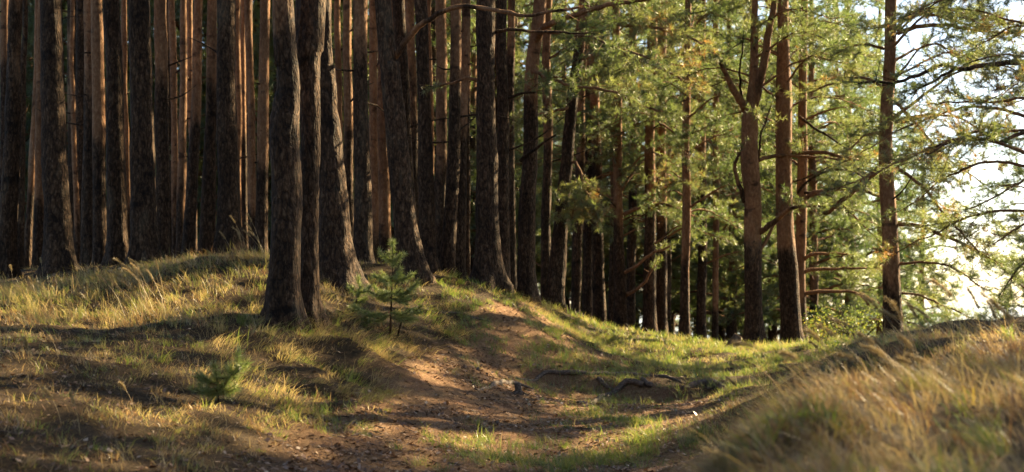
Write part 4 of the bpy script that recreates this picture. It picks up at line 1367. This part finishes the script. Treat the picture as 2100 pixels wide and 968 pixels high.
# 5. long windblown grass on the right hill in front
x, y, i, m = clumps(8500, 26, .2, 7, 3.8, 15, lambda x, y: right_hill(x, y) * (.25 + .75 * (fbm(x * 2.2, y * 2.2, 31, 2) > .47)) * (1 - .9 * sstep(9.5, 11.5, y)), .045)
n = len(x)
big = 1 - sstep(9, 12, y)
h = per_clump(i, m, lambda k: rng.uniform(.05, .26, k)) * rng.uniform(.5, 1.15, n) * (.25 + .75 * big)
h = h * (.6 + .4 * sstep(.75, 1.4, x - .02 * y))
lean = np.array([-.6, -.15]) + per_clump(i, m, lambda k: rng.normal(0, .4, (k, 2))) + rng.normal(0, .4, (n, 2))
tc_ = per_clump(i, m, lambda k: np.where(rng.random(k) < .22, rng.uniform(.1, .42, k), rng.uniform(.62, 1.05, k)))
tone = tc_ + rng.normal(0, .10, n) + .1
long_parts = [blades(x, y, h, .0055 * rng.uniform(.6, 1.4, n), lean, tone, 3)]
x, y = scatter(20000, .2, 7, 3.8, 13, lambda x, y: right_hill(x, y) * sstep(.7, 1.3, x) * (1 - .85 * sstep(9.5, 11.5, y)) * (fbm(x * 2.4, y * 2.4, 37, 2) > .5))
n = len(x)
long_parts.append(blades(x, y, rng.uniform(.14, .36, n), .0034 * rng.uniform(.7, 1.3, n), np.array([-.7, -.1]) + rng.normal(0, .35, (n, 2)), .74 + rng.normal(0, .08, n), 4))
# shaggy grass hanging down the steep left face of the hill
x, y, i, m = clumps(9000, 16, .1, 2.2, 4.6, 10, lambda x, y: (np.hypot(*slope(x, y).T) > .16) * (base_h(x, y) > .22) * sstep(.3, .45, x) * (1 - sstep(1.15, 1.6, x - .05 * (y - 6))) * .8, .04)
n = len(x)
h = per_clump(i, m, lambda k: rng.uniform(.05, .16, k)) * rng.uniform(.5, 1.15, n)
lean = slope(x, y) * 1.0 + per_clump(i, m, lambda k: rng.normal(0, .4, (k, 2))) + rng.normal(0, .45, (n, 2)) + np.array([-.2, -.1])
tone = per_clump(i, m, lambda k: np.where(rng.random(k) < .25, rng.uniform(.12, .42, k), rng.uniform(.72, 1.15, k))) + rng.normal(0, .10, n)
long_parts.append(blades(x, y, h, .0052 * rng.uniform(.6, 1.4, n), lean, tone, 3))
stuff('long_grass', long_parts, M_GRASS, 'long windblown dry grass on the near right hill')

# 6. litter: needles, bark flakes, leaves
x, y = scatter(230000, -8, 5, 8, 29, lambda x, y: np.clip(.18 + .85 * path_mask(x, y), 0, 1) * (1 - right_hill(x, y)) * np.where(fbm(x * 1.6, y * 1.6, 41, 3) > .5, 1, .4))
n = len(x)
z = height(x, y) + rng.uniform(.002, .014, n)
C = np.stack([x, y, z], 1)
a = rng.uniform(0, 6.28, n)
tilt = rng.normal(0, .35, (n, 2))
D = np.stack([np.cos(a), np.sin(a), tilt[:, 0]], 1)
E2 = np.stack([-np.sin(a), np.cos(a), tilt[:, 1]], 1)
leafm = rng.random(n) < .40
L = np.where(leafm, rng.uniform(.010, .032, n), rng.uniform(.018, .045, n))[:, None]
Wd = np.where(leafm, L[:, 0] * .6, rng.uniform(.002, .004, n))[:, None]
v = np.stack([C - D * L, C + E2 * Wd, C + D * L, C - E2 * Wd], 1).reshape(-1, 3)
t = np.clip(rng.normal(.5, .27, n), 0, 1)
stuff('fallen_leaves', [(v, [np.arange(n * 4).reshape(-1, 4)], np.repeat(t, 4))], M_LITTER, 'fallen needles, bark flakes and small brown leaves')

# 7. small dead twigs lying about
x, y = scatter(1500, -6, 4, 8, 27, lambda x, y: 1 - right_hill(x, y))
n = len(x)
a = rng.uniform(0, 6.28, n)
L = rng.uniform(.04, .20, n)
x2, y2 = x + np.cos(a) * L, y + np.sin(a) * L
gg = Geo()
p0 = np.stack([x, y, height(x, y) + .008], 1)
p1 = np.stack([x2, y2, height(x2, y2) + rng.uniform(.006, .03, n)], 1)
twig_tubes(gg, p0, p1, rng.uniform(.003, .007, n), rng.uniform(.0015, .003, n), .3)
o = add('fallen_twigs', gg.mesh('fallen_twigs', M_WOOD))
o['kind'] = 'stuff'
o['label'] = 'small dead twigs scattered on the forest floor'

# ------------------------------------------------------------------ seed-head stalks and broad sedge blades
def stalk(label, group, base, h, lean, head, tone=.72, thick=.0028):
    root = thing('grass_stalk', label, 'grass stalk', base, group)
    tip = base + np.array([lean[0] * h, lean[1] * h, h * (1 - .22 * min(2.0, abs(lean[0]) + abs(lean[1])))])
    droop = np.array([lean[0], lean[1], -.25]) * head * .8
    P = smooth_path([base, base * .45 + tip * .55 - np.array([lean[0], lean[1], 0]) * h * .16, tip, tip + unit(tip - base) * head * .5 + droop * .5], .03)
    gg = Geo()
    tube(gg, P, np.linspace(thick, thick * .4, len(P)), 4, tone)
    add('stem', gg.mesh('stem', M_GRASS, off=base), root)
    m = max(3, int(len(P) * .0)) or 3
    seg = P[np.linalg.norm(P - P[-1], axis=1) < head]
    if len(seg) < 2:
        seg = P[-3:]
    k = 90
    u = rng.random(k) * (len(seg) - 1)
    i = u.astype(int)
    C = seg[i] + (seg[np.minimum(i + 1, len(seg) - 1)] - seg[i]) * (u - i)[:, None]
    dv = unit(seg[-1] - seg[0])
    g2 = Geo()
    needle_tufts(g2, C, np.repeat(dv[None], k, 0), .038 * (thick / .0028), .0042, 3, tone + .05, spread=.32)
    add('seed_head', g2.mesh('seed_head', M_GRASS, smooth=False, off=base), root)


def stalks(label, group, pix, h, lean, head, spread=(12, 8), per=1, tone=.72, thick=.0028):
    for (a, b) in pix:
        for _ in range(per):
            p = gp(a + rnd.gauss(0, spread[0]), b + rnd.gauss(0, spread[1]))
            stalk(label, group, p, h * rnd.uniform(.7, 1.15), (lean[0] + rnd.gauss(0, .14), lean[1] + rnd.gauss(0, .15)), head * rnd.uniform(.8, 1.2), tone, thick)


stalks('tall straw stalk leaning left in the lit clump on the mound', 'straw stalks in the lit clump on the mound', [(280, 655), (305, 650), (325, 640), (345, 655), (300, 640)], .62, (-.42, -.1), .16, per=3)
stalks('arching straw stalk in the grass before the heavy black pine', 'arching stalks before the heavy black pine', [(500, 535), (520, 530), (540, 535)], .58, (-.5, 0), .14, per=4)
stalks('lone dry stalk on the shaded left slope', 'dry stalks on the shaded left slope', [(110, 740), (20, 780), (50, 770), (275, 850), (255, 830), (120, 880), (145, 880), (420, 745), (85, 620), (10, 590), (60, 575)], .28, (-.25, -.1), .10, per=1, tone=.7)
stalks('dry stalk with a feathery head on the dark right bank', 'feathery stalks on the dark right bank', [(1850, 740), (1880, 770), (1930, 750), (1990, 740), (2050, 745), (2090, 760), (1820, 770)], .50, (-.55, -.1), .16, (25, 12), per=2)
stalks('pale feathery grass stalk bowing left on the near hill', 'feathery stalks on the near hill', [(1640, 830), (1720, 800), (1800, 810), (1880, 830), (1760, 860), (1950, 850), (2040, 860), (1560, 850)], .36, (-.75, -.1), .11, (30, 15), per=2, thick=.0022)


def sedge(label, pix, n, h, tone, wd):
    p = gp(*pix)
    root = thing('sedge_clump', label, 'sedge clump', p)
    for _ in range(n):
        a = rnd.uniform(0, 6.28)
        x = np.array([p[0] + math.cos(a) * .04]); y = np.array([p[1] + math.sin(a) * .04])
        v, fs, t = blades(x, y, np.array([h * rnd.uniform(.6, 1.2)]), np.array([wd]), np.array([[math.cos(a) * rnd.uniform(.3, 1.4) - .4, math.sin(a) * .4]]), np.array([tone + rnd.gauss(0, .08)]), 7)
        gg = Geo()
        gg.put(v, fs, t)
        add('blade', gg.mesh('blade', M_LEAF, off=p), root)


sedge('yellowing broad-bladed sedge clump low on the near hill', (1690, 925), 11, .22, .95, .009)
sedge('orange-tipped sedge clump in the middle of the near hill', (1745, 900), 8, .16, 1.0, .009)
sedge('green sedge clump at the near hill foot, beside the shadow', (1560, 960), 10, .24, .3, .008)
sedge('yellow sedge clump at the upper left end of the near hill', (1500, 830), 9, .22, .85, .009)
sedge('upright golden sedge on the far right of the near hill', (1985, 830), 7, .20, 1.0, .009)
